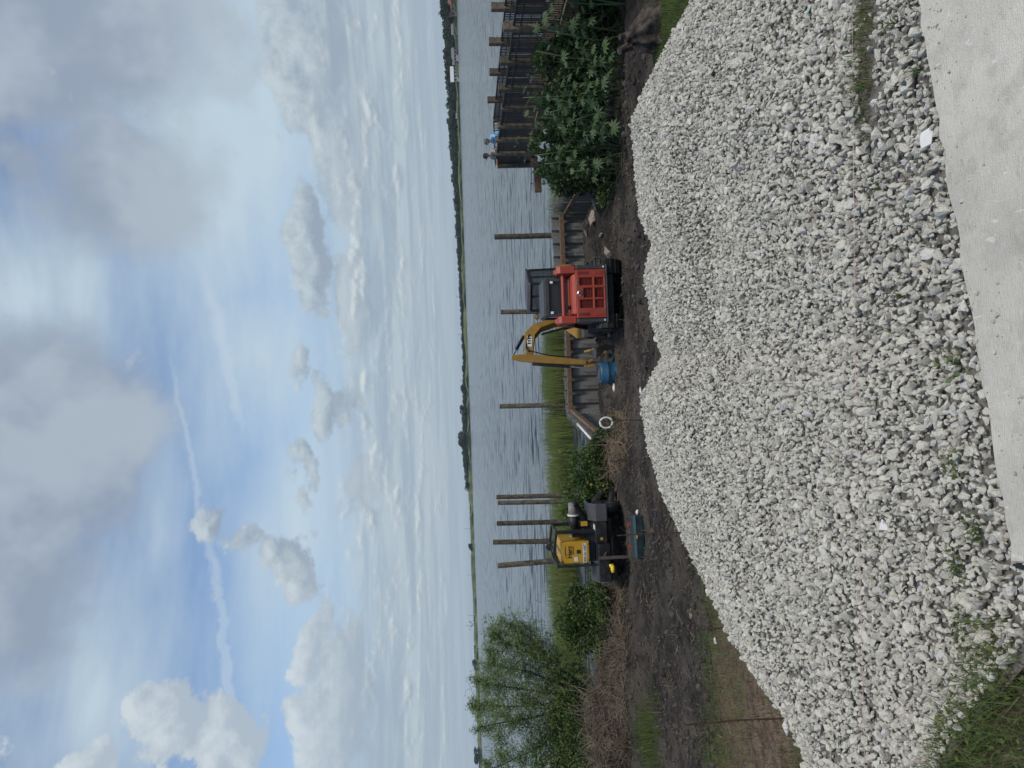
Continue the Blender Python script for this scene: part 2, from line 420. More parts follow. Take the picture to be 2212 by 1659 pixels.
def g1(x, y): return float(gz(np.array([x]), np.array([y]))[0])

def grid_axis(segs):
    out = []
    for a, b, st in segs: out += list(np.arange(a, b, st))
    return np.array(out + [segs[-1][1]])
gx = grid_axis([(-60, -16, 2.0), (-16, 12, .085), (12, 60, 2.0)])
gy = grid_axis([(-40, 1, 2.0), (1, 4, .25), (4, 23.6, .085), (23.6, 34, .4), (34, 60, 4)])
GX, GY = np.meshgrid(gx, gy)
gv = np.stack([GX, GY, gz(GX, GY)], -1).reshape(-1, 3)
nx, ny = len(gx), len(gy)
ii = (np.arange(ny - 1)[:, None] * nx + np.arange(nx - 1)[None]).ravel()
gf = np.stack([ii, ii + 1, ii + nx + 1, ii + nx], 1)
# earth material: dark churned mud, dry grey crust, dead grass, lawn soil
m, T, b = new_mat('churned_earth')
tcn = T.n('ShaderNodeTexCoord'); P = tcn.outputs['Object']
sp = T.n('ShaderNodeSeparateXYZ'); T.put(sp.inputs[0], P); px, py, pz = sp.outputs
nA = T.noise(P, .8, 5, .6, dim='3D'); nB = T.noise(P, 6.0, 6, .65, dim='3D'); nC = T.noise(P, 30.0, 4, .6, dim='3D')
col = T.mix(T.sstep(nB, .32, .68), (.010, .0092, .008, 1), (.036, .031, .025, 1))
col = T.mix(T.m('MULTIPLY', T.sstep(nA, .42, .62), T.sstep(nC, .35, .6, .3, 1)), col, (.075, .064, .052, 1))
wob = T.m('MULTIPLY', T.m('SUBTRACT', nA, .5), 3.2)
yy = T.m('ADD', py, wob)
lft = T.sstep(T.m('ADD', px, wob), .3, -1.4)
dead = T.m('MULTIPLY', T.sstep(yy, 11.6, 11.0), lft)
col = T.mix(dead, col, T.mix(T.sstep(nB, .35, .65), (.060, .042, .030, 1), (.175, .13, .092, 1)))
grs = T.m('MULTIPLY', T.sstep(nB, .46, .56), T.m('MULTIPLY', T.sstep(yy, 8.5, 11.4), T.sstep(yy, 12.4, 11.7)))
col = T.mix(T.m('MULTIPLY', grs, lft), col, (.065, .080, .026, 1))
rl = T.m('MULTIPLY', T.sstep(T.m('ADD', px, T.m('MULTIPLY', wob, .3)), 3.6, 4.4), T.sstep(T.m('ADD', py, T.m('MULTIPLY', wob, .3)), 13.4, 12.6))
col = T.mix(rl, col, (.048, .062, .020, 1))
near = T.sstep(py, 5.0, 4.0)
col = T.mix(near, col, T.mix(T.sstep(nB, .35, .65), (.16, .13, .10, 1), (.28, .24, .19, 1)))
T.put(b.inputs['Base Color'], col); b.inputs['Roughness'].default_value = .95; b.inputs['Specular IOR Level'].default_value = .2
bp = T.n('ShaderNodeBump'); bp.inputs['Strength'].default_value = .8; bp.inputs['Distance'].default_value = .04
T.put(bp.inputs['Height'], T.m('ADD', nB, T.m('MULTIPLY', nC, .5))); T.put(b.inputs['Normal'], bp.outputs[0])
M['earth'] = m
tag(np_obj('ground', gv, gf, M['earth'], smooth=True), kind='structure')

# ------------------------------------------------------------------ water
WZ = -2.65
m, T, b = new_mat('lake_water')
tcn = T.n('ShaderNodeTexCoord'); P = tcn.outputs['Object']
b.inputs['Base Color'].default_value = (.030, .037, .041, 1); b.inputs['Roughness'].default_value = .14; b.inputs['IOR'].default_value = 1.33
wa = T.noise(T.vm('MULTIPLY', P, (.42, 1.25, 1)), .75, 3, .6, .3, col=True); wb2 = T.noise(T.vm('MULTIPLY', P, (.05, .16, 1)), .6, 3, .55)
gust = T.sstep(wb2, .3, .7, .55, 1.15)                    # wind patches
sl = T.n('ShaderNodeSeparateXYZ'); T.put(sl.inputs[0], T.vm('SUBTRACT', wa, (.5, .5, .5)))
nrmv = T.comb(T.m('MULTIPLY', sl.outputs[0], T.m('MULTIPLY', gust, .5)), T.m('MULTIPLY', sl.outputs[1], T.m('MULTIPLY', gust, 1.75)), 1.0)
T.put(b.inputs['Normal'], T.vm('NORMALIZE', nrmv))
M['water'] = m
wy = [21.0, 60, 200, 800, 3000, 30000]
wv = []
for y in wy: wv += [(-max(60, y * 1.6), y, WZ), (max(60, y * 1.6), y, WZ)]
wf = [(2 * i, 2 * i + 1, 2 * i + 3, 2 * i + 2) for i in range(len(wy) - 1)]
# the dewatered slip keeps the lake out: the sheet starts behind the seawall there
wv = [(-60, 20.6, WZ), (-1.15, 20.6, WZ), (-1.15, 23.56, WZ), (5.42, 23.56, WZ), (5.42, 20.2, WZ), (60, 20.2, WZ), (96, 60, WZ), (-96, 60, WZ),
      (-5000, 3000, WZ), (5000, 3000, WZ), (-50000, 30000, WZ), (50000, 30000, WZ)]
wf = [(0, 1, 2, 7), (2, 3, 6, 7), (3, 4, 5, 6), (7, 6, 9, 8), (8, 9, 11, 10)]
wo_ = MB(); wo_.v = wv; wo_.f = wf
tag(wo_.build('lake_water', M['water']), kind='structure')

# ------------------------------------------------------------------ far shore
def shoreD(iy): return 913 + (1870 - 913) * iy / 1659
def shoreP(iy, back=0.0, z=WZ):
    d = ray(1010, iy); D_ = shoreD(iy) + back; h = Vector((d.x, d.y, 0)).normalized()
    return Vector((h.x * D_, h.y * D_, z))
bank = MB(); ys_ = list(range(-900, 2600, 20)); prof = [(0, -.3), (2, 2.6), (8, 3.8), (40, 4.4), (600, 5.0)]
for i, iy in enumerate(ys_):
    hs = (.85 + 1.0 * max(0, min(1, iy / 1659))) * (1 + .35 * random.uniform(-1, 1))
    for (bk, zz) in prof: bank.v.append(tuple(shoreP(iy, bk + random.uniform(0, 6), WZ + zz * (hs if bk < 300 else 1.3))))
for i in range(len(ys_) - 1):
    for k in range(len(prof) - 1):
        a = i * len(prof) + k; bank.f.append((a, a + len(prof), a + len(prof) + 1, a + 1))
tag(bank.build('far_shore_marsh', M['far_marsh']), kind='structure')

def ico(sub):
    bm = bmesh.new(); bmesh.ops.create_icosphere(bm, subdivisions=sub, radius=1)
    v = np.array([p.co[:] for p in bm.verts]); f = np.array([[q.index for q in t.verts] for t in bm.faces]); bm.free(); return v, f
ICO2 = ico(2); ICO1 = ico(1)
def clump_crown(n, rx, ry, rz, seed, leaf=.9, nl=160):
    """a crown out of jittered leaf clumps: small facets through the volume"""
    r_ = np.random.default_rng(seed); c = r_.normal(size=(n * nl, 3)); c /= np.linalg.norm(c, axis=1)[:, None]
    cc = r_.uniform(-1, 1, (n, 3)) * (rx * .62, ry * .62, rz * .55)
    cr = r_.uniform(.34, .60, n)
    idx = np.repeat(np.arange(n), nl)
    p = cc[idx] + c * (cr[idx][:, None] * (rx, ry, rz)) * r_.uniform(.6, 1.05, (n * nl, 1))
    ax1 = r_.normal(size=(len(p), 3)); ax1 /= np.linalg.norm(ax1, axis=1)[:, None]
    ax2 = np.cross(ax1, r_.normal(size=(len(p), 3))); ax2 /= np.linalg.norm(ax2, axis=1)[:, None]
    L = leaf * r_.uniform(.6, 1.4, (len(p), 1))
    v = np.stack([p - ax1 * L, p + ax2 * L * .7, p + ax1 * L, p - ax2 * L * .7], 1).reshape(-1, 3)
    f = np.arange(len(v)).reshape(-1, 4)
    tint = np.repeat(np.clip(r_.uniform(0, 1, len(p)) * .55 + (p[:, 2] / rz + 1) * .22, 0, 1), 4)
    return v, f, tint
CROWNS = [clump_crown(9, 5.5, 5.5, 5, 30 + i, .85, 90) for i in range(5)]
# the wood along the far shore reads as one mass
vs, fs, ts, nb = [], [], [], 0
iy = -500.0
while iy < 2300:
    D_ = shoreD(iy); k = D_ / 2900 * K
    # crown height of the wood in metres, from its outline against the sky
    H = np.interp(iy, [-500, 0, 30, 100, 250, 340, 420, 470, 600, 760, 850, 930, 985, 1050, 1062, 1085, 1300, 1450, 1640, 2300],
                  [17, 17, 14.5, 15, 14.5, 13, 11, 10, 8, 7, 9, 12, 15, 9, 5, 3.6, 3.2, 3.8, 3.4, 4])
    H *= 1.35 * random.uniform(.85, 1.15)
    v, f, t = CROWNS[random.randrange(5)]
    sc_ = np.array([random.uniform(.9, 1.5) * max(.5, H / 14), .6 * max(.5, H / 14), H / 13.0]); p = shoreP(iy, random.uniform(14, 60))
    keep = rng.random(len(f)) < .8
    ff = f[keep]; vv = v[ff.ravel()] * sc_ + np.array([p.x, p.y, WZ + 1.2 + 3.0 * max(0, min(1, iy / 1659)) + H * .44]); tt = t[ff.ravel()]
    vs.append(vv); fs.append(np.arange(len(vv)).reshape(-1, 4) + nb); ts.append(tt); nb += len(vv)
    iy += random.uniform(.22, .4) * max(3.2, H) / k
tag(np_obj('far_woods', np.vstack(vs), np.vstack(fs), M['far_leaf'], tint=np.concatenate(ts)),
    'dark green wood running along the far shore of the lake', 'woods', kind='stuff')
crown_me = [np_mesh('crown', *c[:2], M['far_leaf'], tint=c[2]) for c in CROWNS]
trunk_me = MB().tube([(0, 0, -6), (.2, 0, -2), (0, .2, 2)], [.5, .4, .2], 6).mesh('trunk', M['bark'])
def far_tree(iy, H, w, k, label):
    p = shoreP(iy, 12)
    e = empty('far_tree', (p.x, p.y, WZ + 1.0 + 3.0 * max(0, iy / 1659)), label=label, cat='tree', group='single trees on the far shore')
    o = link(bpy.data.objects.new('crown', crown_me[k % 5]), e); o.scale = (w / 11, w / 14, H / 11.5); o.location = (0, 0, H * .55)
    o = link(bpy.data.objects.new('trunk', trunk_me), e); o.scale = (.8, .8, H / 13); o.location = (0, 0, H * .45)
far_tree(20, 19, 15, 0, 'tallest tree of the far shore, right behind the reddish roofs')
far_tree(845, 15, 22, 1, 'round dark tree at the right end of the tall clump on the far shore')
far_tree(888, 17, 26, 2, 'broad dark tree in the right half of the tall far clump')
far_tree(945, 23, 36, 3, 'tallest and widest dark tree in the middle of the far clump')
far_tree(1000, 15, 24, 4, 'dark tree just left of the tallest one in the far clump')
far_tree(1048, 13, 18, 0, 'ragged dark tree at the left end of the far clump')
far_tree(1184, 11, 17, 1, 'small round lone tree on the far marsh above the pilings')
far_tree(1435, 11, 22, 2, 'dark lone tree beside the long white far building')
far_tree(1630, 15, 40, 3, 'broad dark tree at the left end of the far shore')

def house(iy, back, w, h, dep, wall, roof, label, windows=3, hip=False, rh=.5, zoff=1.6):
    p = shoreP(iy, back); e = empty('far_house', (p.x, p.y, WZ + zoff), math.atan2(-p.x, p.y), label, 'house', 'houses on the far shore')
    e.rotation_euler.z = -math.atan2(p.x, p.y)
    wh = h * (1 - rh)
    MB().box(-w / 2, w / 2, 0, dep, -2, wh).build('wall', M[wall], e)
    o = w * .04; ins = w * .18 if hip else 0
    MB().add([(-w / 2 - o, -.6, wh), (w / 2 + o, -.6, wh), (w / 2 + o, dep + .6, wh), (-w / 2 - o, dep + .6, wh), (-w / 2 - o + ins, dep / 2, h), (w / 2 + o - ins, dep / 2, h)],
             [(0, 1, 5, 4), (2, 3, 4, 5), (1, 2, 5), (3, 0, 4), (0, 3, 2, 1)]).build('roof', M[roof], e)
    for i in range(windows):
        x = (i + .5) / windows * w - w / 2
        MB().box(x - w * .07, x + w * .07, -.12, .3, wh * .25, wh * .8).build('window', M['pane'], e)
    return e
house(160, 6, 17, 9.0, 10, 'wall_pale', 'roof_white', 'far house with a big bright white roof at the shore', 4)
house(112, 8, 20, 6.5, 9, 'wall_pale', 'roof_grey', 'long pale far house with grey roof right of the white roofed one', 5, True)
house(133, 10, 7, 6.0, 7, 'wall_tan', 'roof_grey', 'small tan far house between the white roof and the long pale house', 2)
house(18, 9, 16, 8.0, 9, 'wall_tan', 'roof_red', 'far house with reddish roof under the tallest tree', 3)
house(62, 9, 12, 5.5, 8, 'wall_tan', 'roof_grey', 'low brownish far house left of the reddish roof', 3)
house(250, 10, 7, 4.0, 6, 'wall_pale', 'roof_grey', 'tiny pale far house alone in front of the wood', 2)
house(1408, 25, 26, 4.5, 8, 'wall_pale', 'roof_white', 'long low white building far off behind the willow', 5, False, .35, 7.0)
POLE_AT = ['short utility pole on the far shore above the right pilings', 'utility pole on the far shore above the loader cab', 'utility pole on the far shore above the excavator boom', 'utility pole on the far shore right of the tall clump of trees',
           'utility pole on the far shore left of the tall clump of trees', 'utility pole on the far shore left of the leaning piling', 'shorter one of two close utility poles right of the willow', 'tallest utility pole, close to the top of the willow', 'utility pole on the far shore behind the willow crown']
for i, (iy, h) in enumerate([(460, 9), (640, 14), (722, 14), (822, 14), (1142, 16), (1242, 15), (1330, 16), (1352, 22), (1450, 18)]):
    p = shoreP(iy, 30)
    e = empty('utility_pole', (p.x, p.y, WZ + 3), label=POLE_AT[i], cat='pole', group='utility poles on the far shore')
    MB().tube([(0, 0, -2), (0, 0, h)], [.30, .22], 6).build('shaft', M['pole'], e)
    MB().box(-1.6, 1.6, -.15, .15, h - 1.2, h - .9).build('crossarm', M['pole'], e)

# ------------------------------------------------------------------ concrete slabs
E1, E2 = onz(1980, 0, 0), onz(2185, 1222, 0)
ed = (E1 - E2).normalized(); en = Vector((ed.y, -ed.x, 0))      # en points back towards the house
m, T, b = new_mat('broom_finished_concrete')
tcn = T.n('ShaderNodeTexCoord'); P = tcn.outputs['Object']
na = T.noise(P, 1.6, 6, .6, dim='3D'); nb_ = T.noise(T.vm('MULTIPLY', P, (30, 240, 30)), 1.0, 3, .6, dim='3D'); nc_ = T.noise(P, 160, 3, .6, dim='3D'); nd_ = T.noise(P, 7, 5, .65, dim='3D')
col = T.mix(T.sstep(na, .3, .7), (.39, .375, .315, 1), (.555, .535, .455, 1))
col = T.mix(T.sstep(nb_, .3, .75, 0, .35), col, (.68, .66, .60, 1))
col = T.mix(T.sstep(nd_, .46, .70, 0, .5), col, (.31, .295, .255, 1))
col = T.mix(T.sstep(nc_, .66, .74, 0, .8), col, (.68, .66, .61, 1))
col = T.mix(T.sstep(T.noise(P, 55, 2, .5, dim='3D'), .72, .76, 0, .7), col, (.12, .11, .10, 1))
sc1 = T.noise(T.vm('MULTIPLY', P, (26, 5, 1)), 1.0, 4, .6, 1.2, dim='3D'); sc2 = T.noise(T.vm('MULTIPLY', P, (4, 21, 1)), 1.0, 4, .6, 1.5, dim='3D')
col = T.mix(T.sstep(sc1, .64, .70, 0, .5), col, (.74, .72, .66, 1)); col = T.mix(T.sstep(sc2, .63, .70, 0, .5), col, (.33, .315, .27, 1))
col = T.mix(T.sstep(T.noise(P, 24, 4, .7, dim='3D'), .52, .68, 0, .30), col, (.33, .32, .28, 1))
T.put(b.inputs['Base Color'], col); b.inputs['Roughness'].default_value = .9; b.inputs['Specular IOR Level'].default_value = .25
bp = T.n('ShaderNodeBump'); bp.inputs['Strength'].default_value = .6; bp.inputs['Distance'].default_value = .008
T.put(bp.inputs['Height'], T.m('ADD', nb_, nc_)); T.put(b.inputs['Normal'], bp.outputs[0]); M['concrete'] = m
def slab(name, a, b_, off, label_mat=M['concrete']):
    p0 = E2 + ed * a + en * off; p1 = E2 + ed * b_ + en * off; q0 = E2 + ed * a + en * 7; q1 = E2 + ed * b_ + en * 7
    n = 150; mb = MB(); top = []
    front = []
    for i in range(n + 1):
        p = p0.lerp(p1, i / n) + en * random.uniform(-.010, .012); front.append(p)
    poly = front + [q1, q0]; nn = len(poly)
    mb.add([(p.x, p.y, 0) for p in poly] + [(p.x, p.y, -.11) for p in poly],
           [tuple(range(nn)), tuple(range(nn, 2 * nn))[::-1]] + [(i, (i + 1) % nn, nn + (i + 1) % nn, nn + i) for i in range(nn)])
    o = mb.build(name, label_mat); o.modifiers.new('bevel', 'BEVEL').width = .006
    return tag(o, kind='structure')
slab('concrete_slab', .009, 9, 0.0); slab('concrete_slab', -2.2, -.009, .035)
jb = MB(); p0 = E2 + en * .01; p1 = E2 + en * 6.9
jb.bar((p0.x, p0.y, -.012), (p1.x, p1.y, -.012), .013, .03)
tag(jb.build('joint_filler', M['black']), 'black rubber joint strip between the two concrete slabs', 'joint strip')

# ------------------------------------------------------------------ gravel
CREST = [(1640, -260, 5.0), (1560, -120, 5.7), (1497, 0, 6.3), (1440, 100, 6.8), (1395, 190, 7.4), (1366, 265, 7.8), (1375, 370, 8), (1385, 470, 8), (1413, 530, 8), (1395, 600, 8.2), (1410, 690, 8.2),
         (1433, 770, 8.1), (1385, 860, 8.2), (1400, 960, 8), (1435, 1070, 7.5), (1480, 1170, 6.9), (1540, 1290, 6.1), (1580, 1370, 5.6), (1630, 1455, 5.1), (1700, 1550, 4.6), (1750, 1659, 4.2), (1800, 1760, 3.9), (1840, 1860, 3.7)]
NEAR = [(1975, -260), (1975, -120), (1980, 0), (1994, 100), (2006, 190), (2017, 265), (2032, 370), (2046, 470), (2056, 530), (2066, 600), (2080, 690), (2098, 770), (2114, 860), (2126, 960),
        (2144, 1070), (2173, 1170), (2202, 1290), (2206, 1370), (2150, 1455), (2080, 1550), (2015, 1659), (1990, 1760), (1990, 1860)]
yy_ = np.array([c[1] for c in CREST], float)
U = np.linspace(-260, 1860, 240)
cx = np.interp(U, yy_, [c[0] for c in CREST]); cY = np.interp(U, yy_, [c[2] for c in CREST]); nxx = np.interp(U, yy_, [n[0] for n in NEAR])
Cp = np.array([at(a, u, y)[:] for a, u, y in zip(cx, U, cY)]); Np = np.array([onz(a, u, -.035)[:] for a, u in zip(nxx, U)])
tv = np.concatenate([np.concatenate([[-.03, -.010, -.005], np.linspace(0.0, 1, 87)]), 1 + np.linspace(.03, .62, 26)])
GP = np.zeros((len(U), len(tv), 3))
for j, t in enumerate(tv):
    p = Np + (Cp - Np) * t
    if t <= 1:
        tt = max(0, t); p[:, 2] = Np[:, 2] + (Cp[:, 2] - Np[:, 2]) * tt - .10 * math.sin(math.pi * min(1, tt * 1.25)) * (tt < .8) + .05 * math.exp(-((tt - .86) / .12) ** 2) * (1 - tt) * 4
    else:
        L = np.linalg.norm((Cp - Np)[:, :2], axis=1) * (t - 1)
        p[:, 2] = Cp[:, 2] - .48 * L - .22 * L * np.clip((L - .05) / .35, 0, 1)
    w = min(1, max(0, t) / .15)
    p[:, 2] += w * (.17 * vnoise(p[:, 0], p[:, 1], .9, 11) + .08 * vnoise(p[:, 0], p[:, 1], 2.4, 12)) * (1 if t < 1 else .6) * (0.12 + .88 * (1 - abs(2 * min(t, 1) - 1)))
    GP[:, j] = p
nu, nt = GP.shape[:2]
ii = (np.arange(nu - 1)[:, None] * nt + np.arange(nt - 1)[None]).ravel()
gvf = np.stack([ii, ii + nt, ii + nt + 1, ii + 1], 1)
M['gravel_core'] = mat('gravel_fines_gap_shade', (.15, .14, .12), .95, var=.3, scale=30, bump=.6, bscale=60)  # fines with shade painted in: darkened so the gaps between stones look deep
gp = empty('gravel_pile', (0, 4, -.4), label='broad pile of light grey crushed limestone gravel beside the concrete', cat='gravel')
gp_off = np.array([0, 4, -.4])
core = np_obj('core', GP.reshape(-1, 3) - gp_off - (0, 0, .012), gvf, M['gravel_core'], gp, True)
# stone material: each stone its own shade
m, T, b = new_mat('limestone')
tcn = T.n('ShaderNodeTexCoord'); oi = T.n('ShaderNodeObjectInfo'); P = tcn.outputs['Object']
rr = oi.outputs['Random']
ramp = T.n('ShaderNodeValToRGB'); T.put(ramp.inputs[0], rr); er = ramp.color_ramp
er.elements[0].position = 0; er.elements[0].color = (.36, .345, .29, 1); er.elements[1].position = 1; er.elements[1].color = (.74, .71, .62, 1)
for pos, c in ((.12, (.51, .495, .425, 1)), (.5, (.66, .64, .54, 1)), (.85, (.71, .69, .59, 1)), (.93, (.50, .46, .40, 1)), (.96, (.62, .62, .60, 1))):
    e_ = er.elements.new(pos); e_.color = c
ns = T.noise(P, 1.4, 4, .65, dim='3D')
col = T.mix(T.sstep(ns, .38, .62, 0, .3), ramp.outputs[0], (.38, .37, .33, 1))
T.put(b.inputs['Base Color'], col); b.inputs['Roughness'].default_value = .95; b.inputs['Specular IOR Level'].default_value = .15
bp = T.n('ShaderNodeBump'); bp.inputs['Strength'].default_value = .5; bp.inputs['Distance'].default_value = .12
T.put(bp.inputs['Height'], T.noise(P, 3.0, 4, .65, dim='3D')); T.put(b.inputs['Normal'], bp.outputs[0]); M['stone'] = m
stone_me = []
for k in range(16):
    r_ = np.random.default_rng(100 + k); bm = bmesh.new()
    pts = r_.normal(size=(15, 3)); pts /= np.linalg.norm(pts, axis=1)[:, None]; pts *= r_.uniform(.88, 1.08, (15, 1)); pts *= r_.uniform(.75, 1.0, 3) * (1.12, .98, .88)
    for p in pts: bm.verts.new(p)
    ret = bmesh.ops.convex_hull(bm, input=bm.verts); bmesh.ops.delete(bm, geom=[g for g in ret['geom_interior'] if isinstance(g, bmesh.types.BMVert)], context='VERTS')
    bmesh.ops.bevel(bm, geom=list(bm.edges), offset=.09, segments=1, affect='EDGES', clamp_overlap=True)
    bmesh.ops.triangulate(bm, faces=bm.faces); bmesh.ops.recalc_face_normals(bm, faces=bm.faces)
    me = bpy.data.meshes.new('stone'); bm.to_mesh(me); bm.free(); me.materials.append(M['stone']); stone_me.append(me)
# scatter on the pile: about one stone to every 3 cm, by area of the surface patches
q = GP; A_ = q[:-1, :-1]; B_ = q[1:, :-1]; C_ = q[1:, 1:]; D_ = q[:-1, 1:]
area = np.linalg.norm(np.cross(C_ - A_, D_ - B_), axis=2) / 2
tmid = (tv[:-1] + tv[1:]) / 2
back = np.where((tmid > 1.10) | (tmid < -.011), .0, 1.0)[None]
back = np.maximum(back, np.where((tmid > 1.10) & (tmid < 1.5), .55, 0)[None])
def scatter(dens):
    w = (area * back).ravel(); n = int(w.sum() * dens); cells = rng.choice(len(w), n, p=w / w.sum()); i, j = np.unravel_index(cells, area.shape)
    a, c = rng.random((n, 1)), rng.random((n, 1))
    p = (A_[i, j] * (1 - a) + B_[i, j] * a) * (1 - c) + (D_[i, j] * (1 - a) + C_[i, j] * a) * c
    return p, i, j
def thin(p, cell):
    key = np.round(p[:, :2] / cell).astype(np.int64); _, k = np.unique(key[:, 0] * 100003 + key[:, 1], return_index=True); return k
p, si, sj = scatter(2600); k = thin(p, .0235); p, si, sj = p[k], si[k], sj[k]
p2, si2, sj2 = scatter(700); k = thin(p2, .055); p2, si2, sj2 = p2[k], si2[k], sj2[k]; p2[:, 2] += .012
p = np.vstack([p, p2]); si = np.concatenate([si, si2]); sj = np.concatenate([sj, sj2])
# bare patch of dirt at the right, sparse fringe at the near edge
def img_of(p):
    v = p - np.array([0, 0, CZ]); z = v @ np.array(vF)
    return 1106 - (v @ np.array(pu)) * FPX / z / K, 829.5 - (v @ np.array(pr)) * FPX / z / K
DP = [onz(1888, 150, -.13), onz(1870, 40, -.13), onz(1900, 215, -.12)]
dm = np.zeros(len(p))
for c_, (ra, rb) in zip(DP, ((.30, .085), (.22, .08), (.20, .05))):
    dd = ((p[:, 0] - c_.x) / ra) ** 2 + ((p[:, 1] - c_.y) / rb) ** 2 + 1.1 * vnoise(p[:, 0], p[:, 1], 12, 5); dm = np.maximum(dm, dd < 1)
keep = (dm == 0) | (rng.random(len(p)) < .10)
p = p[keep]; n = len(p)
dist = np.linalg.norm(p - np.array([0, 0, CZ]), axis=1)
size = np.clip(rng.lognormal(math.log(.0153), .36, n), .007, .036)
big = rng.random(n) < .012; size[big] *= 1.5
edge = p[:, 1] < 3.0; size[edge] *= .88
scl = np.stack([size * rng.uniform(.85, 1.25, n), size * rng.uniform(.8, 1.15, n), size * rng.uniform(.7, 1.0, n)], 1)
rot = rng.uniform(0, 6.283, (n, 3)); p[:, 2] += size * .30
ixx, iyy = img_of(p)
vis = (ixx < 2205) & (iyy > 5) & (iyy < 1650)
px_size = np.where(vis, scl.max(1) / dist, 0); order = np.argsort(-px_size)
top300 = order[:300]; rest = order[300:]
# grit and a few stones spilled onto the slab
ng = 420; ga_ = rng.uniform(-1.2, 3.2, ng); go_ = np.abs(rng.normal(0, .10, ng)) + .012
gq = np.stack([E2.x + ed.x * ga_ + en.x * go_, E2.y + ed.y * ga_ + en.y * go_, np.zeros(ng)], 1); gs = np.clip(rng.lognormal(math.log(.0028), .55, ng), .0012, .011); gq[:, 2] = gs * .45
p = np.vstack([p, gq]); scl = np.vstack([scl, np.repeat(gs[:, None], 3, 1)]); rot = np.vstack([rot, rng.uniform(0, 6.283, (ng, 3))]); rest = np.concatenate([rest, np.arange(n, n + ng)])
for k in top300:
    o = bpy.data.objects.new('stone', stone_me[int(rng.integers(16))]); o.location = p[k] - gp_off; o.scale = scl[k]; o.rotation_euler = rot[k]; link(o, gp)
variants = bpy.data.collections.new('stone_variants')
for me in stone_me: variants.objects.link(bpy.data.objects.new('stone_shape', me))
def instancer(name, pts, rots, scs, idx, coll, parent):
    me = bpy.data.meshes.new(name); me.vertices.add(len(pts)); me.vertices.foreach_set('co', np.asarray(pts, np.float32).ravel())
    for nm, tp, fld, dat in (('rot', 'FLOAT_VECTOR', 'vector', rots), ('scl', 'FLOAT_VECTOR', 'vector', scs)):
        a = me.attributes.new(nm, tp, 'POINT'); a.data.foreach_set(fld, np.asarray(dat, np.float32).ravel())
    a = me.attributes.new('idx', 'INT', 'POINT'); a.data.foreach_set('value', np.asarray(idx, np.int32))
    g = bpy.data.node_groups.new(name, 'GeometryNodeTree')
    g.interface.new_socket(name='Geometry', in_out='INPUT', socket_type='NodeSocketGeometry'); g.interface.new_socket(name='Geometry', in_out='OUTPUT', socket_type='NodeSocketGeometry')
    N = g.nodes.new; gi, go = N('NodeGroupInput'), N('NodeGroupOutput'); iop = N('GeometryNodeInstanceOnPoints'); ci = N('GeometryNodeCollectionInfo')
    ci.inputs[0].default_value = coll; ci.inputs[1].default_value = True; ci.inputs[2].default_value = True
    def na_(nm, tp):
        q_ = N('GeometryNodeInputNamedAttribute'); q_.data_type = tp; q_.inputs[0].default_value = nm; return q_.outputs[0]
    L = g.links.new; L(gi.outputs[0], iop.inputs['Points']); L(ci.outputs[0], iop.inputs['Instance']); iop.inputs['Pick Instance'].default_value = True
    L(na_('idx', 'INT'), iop.inputs['Instance Index']); L(na_('rot', 'FLOAT_VECTOR'), iop.inputs['Rotation']); L(na_('scl', 'FLOAT_VECTOR'), iop.inputs['Scale'])
    L(iop.outputs[0], go.inputs[0])
    o = bpy.data.objects.new(name, me); link(o, parent); mod = o.modifiers.new('scatter', 'NODES'); mod.node_group = g
    return o
tag(instancer('loose_stones', p[rest] - gp_off, rot[rest], scl[rest], rng.integers(0, 16, len(rest)), variants, gp), kind='stuff')
print('stones', n)

def pile_z(x, y):
    d2 = (GP[..., 0] - x) ** 2 + (GP[..., 1] - y) ** 2; return float(GP[..., 2].ravel()[d2.argmin()])
# mason's string stretched over the gravel
sp_ = []
for iy, ix in ((-260, 1838), (0, 1841), (400, 1844), (800, 1848), (1200, 1857), (1659, 1868), (1860, 1872)):
    a = onz(ix, iy, -.12); z = pile_z(a.x, a.y) + .045; a = onz(ix, iy, z); sp_.append(a)
tag(MB().tube(sp_, .0012, 5).build('mason_string', M['string']), 'thin pink mason string stretched across the gravel', 'string')
# rebar stakes along the back of the pile
STK = [((1480, 1566), (1722, 1552), 4.62, 'rusty rebar stake at the left end of the gravel, nearest to the camera'), ((1420, 1373), (1590, 1353), 5.62, 'rusty rebar stake in the gravel edge below the brush pile'),
       ((1333, 1157), (1486, 1150), 6.95, 'thin rusty rebar stake in front of the yellow pump'), ((1318, 997), (1425, 993), 7.8, 'thin rebar stake in front of the hose and dead roots'),
       ((1296, 910), (1405, 908), 8.05, 'thin rebar stake in front of the white pipe ring')]
for (a, b_, Y, lab) in STK:
    p0, p1 = at(*b_, Y), at(*a, Y); mb = MB()
    mid = p0.lerp(p1, .5) + Vector((.006, .01, 0)); mb.tube([p0 - Vector((0, 0, .1)), mid, p1], .0055, 6)
    for i in range(16): # ribs
        c = p0.lerp(p1, (i + .5) / 16); mb.tube([c - Vector((0, 0, .003)), c + Vector((0, 0, .003))], .0066, 6)
    tag(mb.build('rebar_stake', M['rebar']), lab, 'stake', 'rebar stakes along the gravel')
